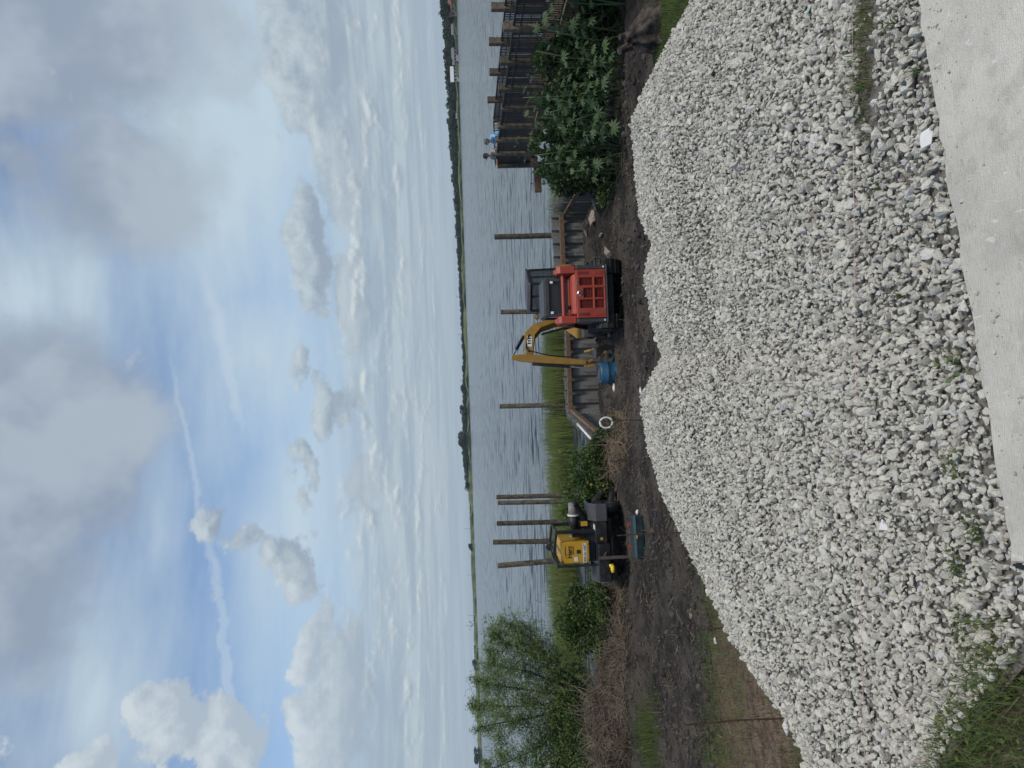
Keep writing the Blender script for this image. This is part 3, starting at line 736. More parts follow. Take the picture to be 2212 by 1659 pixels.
# litter on the gravel
def shard(name, c, sx, sy, th, rotv, mt, lab, cat, pts=None):
    pts = pts or [(-.5, -.4), (.5, -.5), (.4, .35), (.05, .5), (-.45, .3)]
    o = MB().prism([(a * sx, b_ * sy) for a, b_ in pts], -th / 2, th / 2, lambda u, v, w: (u, v, w + 5.0 * u * u - 3.0 * v * v + 2 * u * v)).build(name, mt, bevel=th * .3)
    o.location = c; o.rotation_euler = rotv; return tag(o, lab, cat)
def on_pile(ix, iy, up=.02):
    a = onz(ix, iy, -.1)
    for _ in range(4): a = onz(ix, iy, pile_z(a.x, a.y) + up)
    return a
shard('plastic_scrap', on_pile(2003, 300), .085, .055, .006, (.5, .3, .4), M['white'], 'broken white plastic scrap on gravel at the concrete edge', 'scrap')
shard('plastic_scrap', on_pile(1748, 20), .06, .045, .004, (.4, .2, 1.2), mat('pale_green_plastic', (.30, .50, .42), .4, var=.1), 'pale green plastic scrap on the gravel at the right', 'scrap')
shard('plastic_scrap', on_pile(1907, 1137), .06, .05, .004, (.6, -.3, .4), M['white'], 'triangular white scrap on the gravel in the left half', 'scrap', [(-.5, -.5), (.5, -.3), (-.1, .5)])
shard('plastic_scrap', on_pile(1672, 428), .05, .05, .004, (.5, .3, .9), M['white'], 'small white scrap high on the gravel right of centre', 'scrap')
for i, (ix, iy, r_, lab) in enumerate(((1625, 980, .3, 'flat grey wood sliver lying on the gravel'), (1755, 460, 1.1, 'short grey stick on the gravel by the pink string'))):
    c = on_pile(ix, iy, .025); o = MB().bar((-.07, 0, 0), (.07, .01, .01), .018, .008, w1=.008).build('wood_sliver', M['rock'], bevel=.002); o.location = c; o.rotation_euler = (.2, .1, r_); tag(o, lab, 'wood sliver')

# ------------------------------------------------------------------ seawall of vinyl sheets
WY = 23.5
sw = empty('seawall', (2.2, WY, -2.6), label='grey corrugated vinyl sheet pile wall around the dug out slip', cat='seawall')
SWO = Vector((2.2, WY, -2.6))
def sheet_mesh(w, h, d=.11, t=.012):
    pf = [(0, 0), (w * .22, 0), (w * .34, d), (w * .60, d), (w * .72, 0), (w, 0)]
    poly = pf + [(u, v + t) for u, v in pf[::-1]]
    mb = MB()
    n = len(pf)
    for i in range(n - 1):
        (u0, v0), (u1, v1) = pf[i], pf[i + 1]
        mb.hexa([(u0, v0, 0), (u1, v1, 0), (u1, v1 + t, 0), (u0, v0 + t, 0), (u0, v0, h), (u1, v1, h), (u1, v1 + t, h), (u0, v0 + t, h)])
    return mb.mesh('sheet', M['vinyl'])
SHM = {}
def sheets(a, b_, ztop, w=.44, drop=0.0, flip=False):
    a, b_ = Vector((a[0], a[1], 0)), Vector((b_[0], b_[1], 0)); L = (b_ - a).length; n = round(L / w); w = L / n
    key = round(w, 3)
    if key not in SHM: SHM[key] = sheet_mesh(w - .006, 2.4)
    ang = math.atan2(b_.y - a.y, b_.x - a.x)
    for i in range(n):
        p = a.lerp(b_, i / n); o = bpy.data.objects.new('sheet', SHM[key]); link(o, sw)
        zt = ztop + drop * i / n + random.uniform(-.035, .03)
        o.location = (p.x - SWO.x, p.y - SWO.y, zt - 2.4 - SWO.z); o.rotation_euler = (random.uniform(-.01, .01), 0, ang)
sheets((-1.0, WY), (2.1, WY), -1.56); sheets((2.1, WY), (5.42, WY), -1.33)
sheets((5.42, WY - .05), (5.55, 18.9), -1.33, .30)
LR = (at(1250, 945, 19.2).x, 19.2)
sheets(LR, (-1.02, WY - .06), -1.58, .30)
for (a, b_, z) in (((-.98, WY - .09), (2.2, WY - .09), -1.69), ((2.2, WY - .09), (5.36, WY - .09), -1.63)):
    MB().box(a[0] - SWO.x, b_[0] - SWO.x, -.13, -.01 , z - SWO.z - .075, z - SWO.z + .075).build('wale', M['lumber'], sw, bevel=.008)
mb = MB(); mb.bar(Vector((5.33, WY - .25, -1.72)) - SWO, Vector((5.42, 19.0, -1.78)) - SWO, .09, .13); mb.build('wale', M['lumber'], sw, bevel=.008)
mb = MB(); mb.bar(Vector((-.90, WY - .2, -1.72)) - SWO, Vector((LR[0] + .13, 19.3, -1.80)) - SWO, .09, .14); mb.build('wale', M['lumber'], sw, bevel=.008)
MB().box(5.36 - SWO.x, 5.40 - SWO.x, 20.9 - WY, 21.15 - WY, -2.02 - SWO.z, -1.86 - SWO.z).build('drain_opening', M['black'], sw)
# loose sheets standing left of the slip
lw = empty('short_seawall', (-2.6, 20.9, -2.5), label='short run of pale vinyl sheets rising from the bush left of the slip', cat='seawall')
key = list(SHM)[0]
for i in range(2):
    o = bpy.data.objects.new('sheet', SHM[key]); link(o, lw); o.location = (-.20 + i * .42, 0, -1.25 - .13 * (2 - i)); o.rotation_euler = (0, 0, .12)
pp = MB(); a, b_ = at(1248, 916, 19.9), at(1277, 948, 19.0); pp.tube([a, a.lerp(b_, .5), b_], .035, 10)
tag(pp.build('drain_pipe', M['white'], smooth=True), 'white plastic pipe lying along the left wall of the slip', 'pipe')
# concrete rubble in the slip
for i, (ix, iy, Y, s) in enumerate(((1316, 470, 20.6, .30), (1326, 505, 20.2, .22), (1333, 440, 20.2, .24), (1328, 545, 19.9, .26), (1336, 570, 19.6, .16), (1318, 700, 20.0, .2), (1330, 722, 19.7, .26), (1306, 500, 21.2, .2))):
    c = at(ix, iy, Y); bm = bmesh.new(); r_ = np.random.default_rng(i + 50)
    for q_ in r_.uniform(-1, 1, (14, 3)) * (1, .7, .42): bm.verts.new(q_)
    bmesh.ops.convex_hull(bm, input=bm.verts); me = bpy.data.meshes.new('rubble_chunk'); bm.to_mesh(me); bm.free(); me.materials.append(M['rock'])
    o = link(bpy.data.objects.new('rubble_chunk', me)); o.location = (c.x, c.y, g1(c.x, c.y) + s * .18); o.scale = (s * .75, s * .75, s * .75); o.rotation_euler = (.2, .3, i * 1.3)
    tag(o, ['pale rubble chunk under the right part of the seawall', 'pale rubble chunk next to the loader track, right side', 'flat pale rubble chunk at the right corner of the slip', 'pale rubble chunk touching the right loader track',
            'small pale rubble chunk in front of the right loader track', 'pale rubble chunk between loader and excavator stick', 'pale jagged chunk in front of the excavator bucket', 'small pale rubble chunk at the wall foot'][i], 'rubble', 'pale rubble in the slip')

# ------------------------------------------------------------------ pilings in the lake
PIL = [((1068, 512), (1260, 507), 31.0, .115, 'tall round piling right of the red loader, in front of open water'), ((1081, 674), (1260, 671), 33.5, .11, 'round piling rising behind the excavator cab'),
       ((1079, 878), (1260, 873), 31.5, .105, 'slender piling behind the left corner of the seawall'), ((1072, 1074), (1252, 1069), 28.6, .088, 'right one of the two pilings that stand side by side'),
       ((1075, 1086), (1256, 1083), 28.2, .085, 'left one of the two pilings that stand side by side'), ((1073, 1131), (1262, 1126), 27.6, .09, 'round piling third from the right in the row behind the pump'),
       ((1065, 1171), (1258, 1168), 27.8, .095, 'tallest piling of the row, straight behind the pump'), ((1075, 1222), (1256, 1206), 27.0, .10, 'leaning piling at the left end of the row behind the pump')]
for (a, b_, Y, r_, lab) in PIL:
    p1, p0 = at(*a, Y), at(*b_, Y); d = (p0 - p1); p0 = p1 + d * ((p1.z + 3.4) / -d.z) if d.z < 0 else p0
    mb = MB(); pts = [p0.lerp(p1, i / 6) + Vector((random.uniform(-.006, .006), 0, 0)) for i in range(7)]
    mb.tube(pts, [r_ * (1.06 - .08 * i / 6) for i in range(7)], 14)
    tag(mb.build('piling', M['wood'], smooth=False, bevel=.012), lab, 'piling', 'timber pilings in the lake')

# ------------------------------------------------------------------ dock with railing
DX, DX2, DZ = 8.42, 9.95, -.92
dk = empty('dock', (DX, 22, DZ), label='timber dock with black metal railing running out over the water', cat='dock'); DO = Vector((DX, 22, DZ))
POSTS = [13.4, 15.2, 17.1, 18.9, 20.6, 22.1, 23.6, 24.9, 26.4, 27.9]
post_me = MB().box(-.095, .095, -.095, .095, -2.6, 1.0).mesh('post', M['wood'])
def dpost(x, y, top):
    o = bpy.data.objects.new('post', post_me); link(o, dk); o.location = (x - DO.x, y - DO.y, top - 1.0); o.rotation_euler = (random.uniform(-.008, .008), random.uniform(-.008, .008), random.uniform(-.05, .05))
    mdf = o.modifiers.new('bevel', 'BEVEL'); mdf.width = .012
for i, y in enumerate(POSTS): dpost(DX - .11, y, [1.38, 1.38, 1.36, 1.36, 1.33, 1.18, 1.22, 1.26, 1.20, 1.05][i])
for i, y in enumerate([14.6, 17.6, 19.6, 21.6, 23.7, 26.0, 27.9]): dpost(DX2 + .11, y, [1.5, 1.5, 1.5, 1.5, 1.42, 1.42, 1.15][i])
pk_me = MB().box(-.012, .012, -.012, .012, .09, 1.08).mesh('picket', M['iron'])
def panel(x, y0, y1, along='y'):
    L = y1 - y0; e = MB()
    def f(a, b_, z0, z1, w): return e.box(-w, w, a, b_, z0, z1) if along == 'y' else e.box(a, b_, -w, w, z0, z1)
    f(0, L, 1.08, 1.125, .022)
    o = e.build('railing_panel', M['iron'], dk)
    o.location = (x - DO.x, y0 - DO.y, .02) if along == 'y' else (y0 - DO.x, x - DO.y, .02)
    for z0, z1, w in ((.05, .085, .018), (.93, .955, .014)):
        e = MB(); f(0, L, z0, z1, w); e.build('rail', M['iron'], o)
    n = int(L / .098)
    for k in range(1, n):
        q_ = bpy.data.objects.new('picket', pk_me); link(q_, o); q_.location = (0, L * k / n, 0) if along == 'y' else (L * k / n, 0, 0)
for i in range(len(POSTS) - 1): panel(DX - .11, POSTS[i] + .1, POSTS[i + 1] - .1)
RP = [14.6, 17.6, 19.6, 21.6, 23.7, 26.0, 27.9]
for i in range(len(RP) - 1): panel(DX2 + .11, RP[i] + .1, RP[i + 1] - .1)
panel(27.95, DX + .0, DX2, 'x')
plank_me = MB().box(-.0, DX2 - DX, -.068, .068, -.038, 0).mesh('plank', M['lumber'])
y = 13.0
while y < 28.0:
    o = bpy.data.objects.new('plank', plank_me); link(o, dk); o.location = (0, y - DO.y, random.uniform(-.003, .003)); y += .146
for x in (DX + .06, DX2 - .06):
    MB().box(x - .045 - DO.x, x + .045 - DO.x, 13.0 - DO.y, 28.0 - DO.y, -.34, -.042).build('stringer', M['lumber'], dk, bevel=.006)
MB().box(DX - .33 - DO.x, DX - .02 - DO.x, 27.2 - DO.y, 27.45 - DO.y, -.42, -.18).build('cross_beam', M['lumber'], dk, bevel=.006)
MB().box(-1.1, .0, 28.02 - DO.y, 28.2 - DO.y, -.62, -.36).build('cross_beam', M['lumber'], dk, bevel=.006)

# ------------------------------------------------------------------ lettering
def text_part(s, size, name, mt, parent, loc, rot=(math.pi / 2, 0, 0), width=None, ext=.0015, bold=0.0):
    cu = bpy.data.curves.new(name, 'FONT'); cu.body = s; cu.size = size; cu.extrude = ext; cu.align_x = 'CENTER'; cu.align_y = 'CENTER'; cu.offset = bold
    tmp = bpy.data.objects.new(name, cu); COL.objects.link(tmp); dg = bpy.context.evaluated_depsgraph_get(); dg.update()
    me = bpy.data.meshes.new_from_object(tmp.evaluated_get(dg)); bpy.data.objects.remove(tmp)
    me.materials.clear(); me.materials.append(mt)
    o = bpy.data.objects.new(name, me); link(o, parent); o.location = loc; o.rotation_euler = rot
    if width:
        xs = [v.co.x for v in me.vertices]; o.scale = (width / (max(xs) - min(xs)), 1, 1)
    return o

# ------------------------------------------------------------------ compact track loader, seen from behind
lx, ly = 2.12, 17.75
ld = empty('track_loader', (lx, ly, g1(lx, ly + 1.0) - .0), 0, 'orange red compact track loader parked in the mud, seen from behind', 'loader')
ld.location.z = -2.27
def track_profile(L, H, r_):
    pts = []
    for k in range(9):
        t = math.pi / 2 + math.pi * k / 8; pts.append((r_ * .95 + r_ * math.cos(t) * .95, r_ + r_ * math.sin(t)))
    for k in range(9):
        t = -math.pi / 2 + math.pi * k / 8; pts.append((L - r_ * .8 + r_ * .8 * math.cos(t), r_ * .8 + r_ * .8 * math.sin(t)))
    return pts
def track(parent, x0, x1, L, r_, y0=0.0, name='track', lug=.025, z0=0.0, fn=None):
    pf = track_profile(L, 0, r_); mb = MB(); fn = fn or (lambda u, v, w: (w, u, v)); g = lambda u, v, w: fn(u + y0, v + z0, w)
    mb.prism(pf, x0, x1, g)
    # cast rubber lugs, part of the belt
    P_ = [Vector((a, b_)) for a, b_ in pf]; n = len(P_); per = []
    for i in range(n):
        a, b_ = P_[i], P_[(i + 1) % n]; L_ = (b_ - a).length; k = max(1, round(L_ / .095))
        for j in range(k):
            c = a.lerp(b_, (j + .5) / k); t = (b_ - a).normalized(); nn = Vector((t.y, -t.x)); per.append((c, t, nn))
    for c, t, nn in per:
        q = [c - t * .026 - nn * .01, c + t * .026 - nn * .01, c + t * .018 + nn * lug, c - t * .018 + nn * lug]
        mb.prism([(p.x, p.y) for p in q], x0 - .004, x1 + .004, g)
    return mb.build(name, M['rubber'], parent)
for s in (-1, 1):
    a, b_ = sorted((s * .50, s * .835)); tr = track(ld, a, b_, 2.15, .34, -.05)
    for yy2, rr_ in ((.28, .21), (.72, .13), (1.05, .13), (1.40, .13), (1.82, .18)):
        mb = MB().lathe([(0.0, 0), (rr_, 0), (rr_, .03), (rr_ * .5, .04), (0.0, .04)], 16, (s * .837 if s > 0 else -.877, yy2, .30 if rr_ > .15 else .16), 'x'); mb.build('road_wheel', M['black'], tr)
MB().box(-.49, .49, .02, 2.0, .20, .50).build('chassis', M['black'], ld, bevel=.02)
MB().box(-.70, .70, -.11, .02, .375, .415).build('bumper_ledge', M['charcoal'], ld, bevel=.01)
for s in (-1, 1):
    x0, x1 = sorted((s * .592, s * .695))
    MB().box(x0, x1, -.06, .55, .42, 1.13).build('side_panel', M['charcoal'], ld, bevel=.02)
    MB().box(s * .645 - .022, s * .645 + .022, -.068, -.055, .445, .48).build('reflector', M['lens'], ld)
# rear door with six grille openings
xs = [-.585, -.347, -.147, -.097, .137, .203, .387, .585]; zs = [.42, .467, .683, .735, .958, 1.05, 1.14]
mb = MB()
vid = {}
def vt(x, y_, z):
    k = (round(x, 4), round(y_, 4), round(z, 4))
    if k not in vid: vid[k] = len(mb.v); mb.v.append(k)
    return vid[k]
opening = lambda i, j: i in (1, 3, 5) and (j in (1, 3) or (j == 4 and i != 3))
for i in range(7):
    for j in range(6):
        if opening(i, j): continue
        x0, x1, z0, z1 = xs[i], xs[i + 1], zs[j], zs[j + 1]
        for yv in (-.09, .02): mb.f.append(tuple(vt(a, yv, c) for a, c in ((x0, z0), (x1, z0), (x1, z1), (x0, z1))))
        for (da, db, e0, e1) in ((-1, 0, (x0, z0), (x0, z1)), (1, 0, (x1, z0), (x1, z1)), (0, -1, (x0, z0), (x1, z0)), (0, 1, (x0, z1), (x1, z1))):
            a, c = i + da, j + db
            if not (0 <= a < 7 and 0 <= c < 6) or opening(a, c): mb.f.append((vt(e0[0], -.09, e0[1]), vt(e1[0], -.09, e1[1]), vt(e1[0], .02, e1[1]), vt(e0[0], .02, e0[1])))
door = mb.build('rear_door', M['red'], ld, bevel=.016)
for i in (1, 3, 5):
    for (z0, z1) in ((.467, .683), (.735, .958 if i == 3 else 1.05)):
        x0, x1 = xs[i], xs[i + 1]; mb = MB().box(x0 - .005, x1 + .005, -.035, -.02, z0 - .005, z1 + .005); k = int((z1 - z0) / .034)
        for q_ in range(k):
            z = z0 + (q_ + .5) * (z1 - z0) / k; mb.hexa([(x0, -.062, z - .006), (x1, -.062, z - .006), (x1, -.034, z + .004), (x0, -.034, z + .004), (x0, -.062, z), (x1, -.062, z), (x1, -.034, z + .011), (x0, -.034, z + .011)])
        mb.build('grille', M['dark_red'], door)
for s in (-1, 1):
    MB().box(s * .50 - .035, s * .50 + .035, -.096, -.088, .83, 1.09).build('side_slot', M['dark_red'], door, bevel=.003)
    MB().box(s * .50 - .035, s * .50 + .035, -.100, -.088, .50, .70).build('door_hinge', M['red'], door, bevel=.01)
mb = MB().lathe([(0, -.012), (.058, -.012), (.066, -.006), (.066, .004), (0, .004)], 24, (.02, -.092, 1.045), 'y'); em = mb.build('emblem', M['steel'], door, smooth=False)
MB().prism([(-.038, -.03), (-.012, .042), (.004, .03), (.0, .0), (.038, .036), (.018, -.012), (.04, -.036), (.004, -.02), (-.01, -.042)], -.003, .003, lambda u, v, w: (.02 + u, -.107 + w, 1.045 + v)).build('emblem_mark', M['dark_red'], em)
mb = MB().lathe([(0, -.008), (.026, -.008), (.03, .004), (0, .004)], 16, (.30, -.092, 1.095), 'y'); mb.build('door_lock', M['steel'], door)
# hood, lift towers, arms and cross tube
MB().hexa([(-.50, -.07, 1.143), (.50, -.07, 1.143), (.50, .55, 1.143), (-.50, .55, 1.143), (-.47, .04, 1.235), (.47, .04, 1.235), (.47, .55, 1.26), (-.47, .55, 1.26)]).build('hood', M['red'], ld, bevel=.025)
MB().cyl((-.30, .18, 1.2), (-.30, .18, 1.33), .045, .05).build('exhaust', M['black'], ld)
for s in (-1, 1):
    x0, x1 = sorted((s * .515, s * .70)); fn = lambda u, v, w: (w, u, v)
    MB().prism([(.02, 1.135), (.55, 1.135), (.62, 1.30), (.52, 1.56), (.10, 1.585), (.04, 1.50)], x0, x1, fn).build('lift_tower', M['red'], ld, bevel=.02)
    x0, x1 = sorted((s * .55, s * .665))
    MB().prism([(.30, 1.50), (.45, 1.62), (1.55, 1.38), (2.30, .55), (2.42, .22), (2.25, .20), (2.05, .55), (1.40, 1.18), (.35, 1.38)], x0, x1, fn).build('lift_arm', M['red'], ld, bevel=.015)
    MB().cyl((s * .74, .25, 1.20), (s * .74, 1.3, .70), .045).build('lift_cylinder', M['black'], ld)
MB().cyl((-.52, .22, 1.42), (.52, .22, 1.42), .048, n=16).build('cross_tube', M['red'], ld, smooth=False)
# cab
cab = MB()
for s in (-1, 1):
    cab.bar((s * .44, .60, .95), (s * .44, .60, 1.80), .085, .07, (0, 1, 0)); cab.bar((s * .44, 1.70, .70), (s * .44, 1.55, 1.80), .07, .06, (0, 1, 0)); cab.bar((s * .44, .60, 1.79), (s * .44, 1.62, 1.79), .08, .09)
cab.box(-.48, .48, .56, .66, 1.72, 1.84); cab.box(-.48, .48, .56, .64, 1.06, 1.20)
cb = cab.build('cab_frame', M['charcoal'], ld, bevel=.018)
MB().box(-.46, .46, .58, 1.64, 1.83, 1.87).build('cab_roof', M['charcoal'], ld, bevel=.02)
MB().box(-.41, .41, .60, .612, 1.19, 1.73).build('rear_window', M['grey_glass'], ld)
MB().box(-.40, .40, .70, 1.65, .50, 1.05).build('cab_tub', M['black'], ld, bevel=.02)
MB().box(-.26, .26, .95, 1.15, 1.0, 1.55).build('seat', M['black'], ld, bevel=.05)
for s in (-1, 1): MB().box(s * .38 - .03, s * .38 + .03, .535, .565, 1.63, 1.70).build('work_lamp', M['lens'], ld, bevel=.006)
MB().prism([(2.30, .02), (2.95, .02), (2.95, .06), (2.55, .09), (2.42, .30), (2.62, .62), (2.36, .60), (2.28, .30)], -.90, .90, lambda u, v, w: (w, u, v)).build('bucket', M['charcoal'], ld, bevel=.01)

# ------------------------------------------------------------------ excavator behind the loader
exc = Vector((2.30, 21.55, -2.48)); xf = Vector((-.53, -.85, 0)).normalized(); xl = Vector((-xf.y, xf.x, 0))
ex = empty('mini_excavator', exc, 0, 'yellow mini excavator with raised boom standing behind the red loader', 'excavator')
loc = lambda a, l, z: (xf.x * a + xl.x * l, xf.y * a + xl.y * l, z)
for s in (-1, 1):
    a, b_ = sorted((s * .52, s * .85)); track(ex, a, b_, 2.0, .27, -1.0, fn=lambda u, v, w: (u, w, v))
MB().box(-.5, .5, -.5, .5, .28, .52).build('undercarriage', M['black'], ex, bevel=.03)
MB().hexa([(-1.55, -.85, .08), (-1.40, -.85, .05), (-1.40, .85, .05), (-1.55, .85, .08), (-1.42, -.85, .45), (-1.36, -.85, .45), (-1.36, .85, .45), (-1.42, .85, .45)]).build('dozer_blade', M['yellow'], ex, bevel=.01)
def lprism(name, poly, l0, l1, mt, bevel=.02): return MB().prism(poly, l0, l1, lambda u, v, w: loc(u, w, v)).build(name, mt, ex, bevel=bevel)
lprism('house', [(-.95, .55), (.62, .55), (.62, .80), (.1, 1.05), (.0, 1.30), (-.85, 1.30), (-.98, 1.1)], -.86, .86, M['yellow'], .05)
# cab: frame, roof, panes
cf = MB()
for (a, z0, z1, a1) in ((.62, .8, 2.16, .50), (-.52, .9, 2.16, -.44)):
    for l in (.06, .90): cf.bar(loc(a, l, z0), loc(a1, l, z1), .06, .07, xf)
cf.bar(loc(.56, .06, 1.42), loc(.56, .90, 1.42), .035, .04); cf.bar(loc(.50, .06, 2.15), loc(.50, .90, 2.15), .06, .06); cf.bar(loc(-.44, .06, 2.15), loc(-.44, .90, 2.15), .06, .06)
cf.bar(loc(.5, .9, 2.15), loc(-.44, .9, 2.15), .06, .06); cf.bar(loc(.5, .06, 2.15), loc(-.44, .06, 2.15), .06, .06); cf.bar(loc(.05, .9, 1.0), loc(.05, .9, 2.15), .05, .05, xf)
ec = cf.build('cab', M['black'], ex, bevel=.012)
lprism('cab_roof', [(.60, 2.18), (-.54, 2.18), (-.50, 2.25), (.50, 2.27)], .02, .94, M['charcoal'], .03)
for (p0, p1, p2, p3) in (((.60, .09, .85), (.60, .87, .85), (.51, .87, 2.12), (.51, .09, 2.12)), ((-.50, .09, .95), (-.50, .87, .95), (-.45, .87, 2.12), (-.45, .09, 2.12)),
                         ((.58, .91, .9), (-.50, .91, .9), (-.43, .91, 2.12), (.49, .91, 2.12)), ((.58, .05, 1.0), (-.50, .05, 1.0), (-.43, .05, 2.12), (.49, .05, 2.12))):
    c = sum((Vector(loc(*q_)) for q_ in (p0, p1, p2, p3)), Vector()) / 4; q4 = [Vector(loc(*q_)) for q_ in (p0, p1, p2, p3)]; nn = (q4[1] - q4[0]).cross(q4[3] - q4[0]).normalized() * .006
    MB().hexa([q_ - nn for q_ in q4] + [q_ + nn for q_ in q4]).build('pane', M['glass'], ec)
MB().box(-.03, .03, -.03, .03, 0, 0.001) if False else None
st_ = MB(); st_.bar(loc(-.2, .48, .9), loc(-.25, .48, 1.75), .42, .12, xf); st_.build('seat', M['black'], ex, bevel=.04)
mir = at(1160, 684, 20.75); mb = MB(); mb.lathe([(0, -.02), (.05, -.02), (.085, 0), (.085, .02), (0, .03)], 16, (0, 0, 0), 'y'); o = mb.build('mirror', M['black'], ex); o.location = mir - exc; o.scale = (1, 1, .8)
mb = MB().lathe([(0, -.03), (.055, -.028), (.06, -.02), (0, -.018)], 16, (0, 0, 0), 'y'); o2 = mb.build('mirror_face', M['yellow'], o)
# boom, stick, cylinders
Q = lambda ix, iy, Y: at(ix, iy, Y) - exc
foot, e0, e1, e2, tip = Q(1262, 688, 20.95), Q(1196, 697, 20.75), Q(1160, 709, 20.45), Q(1144, 727, 20.1), Q(1143, 769, 19.55)
side = xf.cross(Vector((0, 0, 1))).normalized()
bm_ = MB()
path = [foot, e0, e1, e2, tip]; hh_ = [.26, .27, .30, .30, .20]
prev = None
for i, p_ in enumerate(path):
    d = (path[min(i + 1, 4)] - path[max(i - 1, 0)]).normalized(); upv = side.cross(d).normalized(); w_ = .17
    ring = [p_ - side * w_ / 2 - upv * hh_[i] / 2, p_ + side * w_ / 2 - upv * hh_[i] / 2, p_ + side * w_ / 2 + upv * hh_[i] / 2, p_ - side * w_ / 2 + upv * hh_[i] / 2]
    b0 = len(bm_.v); bm_.v += [tuple(q_) for q_ in ring]
    if prev is None: bm_.f.append((b0, b0 + 3, b0 + 2, b0 + 1))
    else: bm_.f += [(prev + k, prev + (k + 1) % 4, b0 + (k + 1) % 4, b0 + k) for k in range(4)]
    prev = b0
bm_.f.append((prev, prev + 1, prev + 2, prev + 3))
boom = bm_.build('boom', M['yellow'], ex, bevel=.015)
pl_c = e2.lerp(tip, .42); nrm = -side if side.y > 0 else side
pm = MB(); dd = (tip - e2).normalized(); uu = nrm.cross(dd).normalized(); c0 = pl_c + nrm * .09
pm.hexa([c0 + dd * a * .20 + uu * b_ * .07 + nrm * n_ for n_ in (0, .006) for a, b_ in ((-1, -1), (1, -1), (1, 1), (-1, 1))]).build('decal', M['white'], boom)
pm2 = MB(); 
for k in range(3):
    cc = c0 + dd * (-.12 + .10 * k) + nrm * .008; pm2.hexa([cc + dd * a * .032 + uu * b_ * .045 + nrm * n_ for n_ in (0, .004) for a, b_ in ((-1, -1), (1, -1), (.4, 1), (-.6, 1))])
pm2.build('decal_lettering', M['black'], boom)
bcA, bcB = Q(1290, 690, 20.5), Q(1170, 722, 20.15)
MB().cyl(bcA, bcA.lerp(bcB, .62), .055).cyl(bcA.lerp(bcB, .62), bcB, .03).build('boom_cylinder', M['black'], ex)
stop, sbot = Q(1105, 772, 19.45), Q(1266, 783, 19.4)
sk = MB(); sd = (sbot - stop).normalized(); fw = Vector((xf.x, xf.y, 0)); fw = (fw - sd * fw.dot(sd)).normalized()
prev = None; imgx = Vector((1, 0, 0)); wx = (imgx - sd * imgx.dot(sd)).normalized(); wy = sd.cross(wx)
for (t, h_) in ((0, .10), (.10, .19), (.32, .235), (.6, .18), (.9, .14), (1.0, .11)):
    p_ = stop.lerp(sbot, t); ring = [p_ - wx * h_ / 2 - wy * .07, p_ + wx * h_ / 2 - wy * .07, p_ + wx * h_ / 2 + wy * .07, p_ - wx * h_ / 2 + wy * .07]
    b0 = len(sk.v); sk.v += [tuple(q_) for q_ in ring]
    if prev is None: sk.f.append((b0, b0 + 3, b0 + 2, b0 + 1))
    else: sk.f += [(prev + k, prev + (k + 1) % 4, b0 + (k + 1) % 4, b0 + k) for k in range(4)]
    prev = b0
sk.f.append((prev, prev + 1, prev + 2, prev + 3))
stick = sk.build('stick', M['yellow'], ex, bevel=.012)
cA, cB = Q(1131, 727, 20.05), Q(1108, 768, 19.5)
MB().cyl(cA, cA.lerp(cB, .68), .045).build('stick_cylinder', M['black'], ex); MB().cyl(cA.lerp(cB, .66), cB, .022).build('stick_cylinder_rod', M['steel'], ex)
kA, kB = Q(1150, 786, 19.38), Q(1264, 794, 19.33)
MB().cyl(kA, kA.lerp(kB, .72), .045).build('bucket_cylinder', M['black'], ex); MB().cyl(kA.lerp(kB, .70), kB, .024).build('bucket_cylinder_rod', M['steel'], ex)
hz_ = []
for k in range(9):
    t = k / 8; hz_.append(Q(1140 + 110 * t, 757 + 14 * t + 5 * math.sin(3 * t), 19.5) + Vector((0, -.1, 0)))
MB().tube(hz_, .018, 6).build('hose', M['rubber'], ex)
hz_ = [Q(1143, 722, 20.0), Q(1138, 738, 19.85), Q(1136, 752, 19.6), Q(1143, 760, 19.5)]
MB().tube(hz_, .018, 6).build('hose', M['rubber'], ex)
lk = MB(); lk.bar(sbot, Q(1281, 777, 19.4), .08, .07); lk.bar(Q(1262, 792, 19.35), Q(1284, 789, 19.35), .08, .06); lk.build('bucket_linkage', M['yellow'], ex, bevel=.01)
bc = Q(1308, 765, 19.55); mb = MB()
mb.prism([(-.10, .30), (.14, .30), (.26, .05), (.20, -.20), (-.02, -.30), (-.25, -.20), (-.30, -.12), (-.20, -.10), (-.02, -.18), (.10, -.08), (.12, .05), (-.02, .16)], -.30, .30, lambda u, v, w: tuple(bc + Vector((u, w * .9, v))))
mb.build('bucket', M['black'], ex, bevel=.01)
for k in range(4): mb = MB(); y_ = -.24 + .16 * k; mb.bar(bc + Vector((-.24, y_, -.19)), bc + Vector((-.40, y_, -.12)), .05, .03, w1=.03, h1=.012); mb.build('tooth', M['charcoal'], ex)

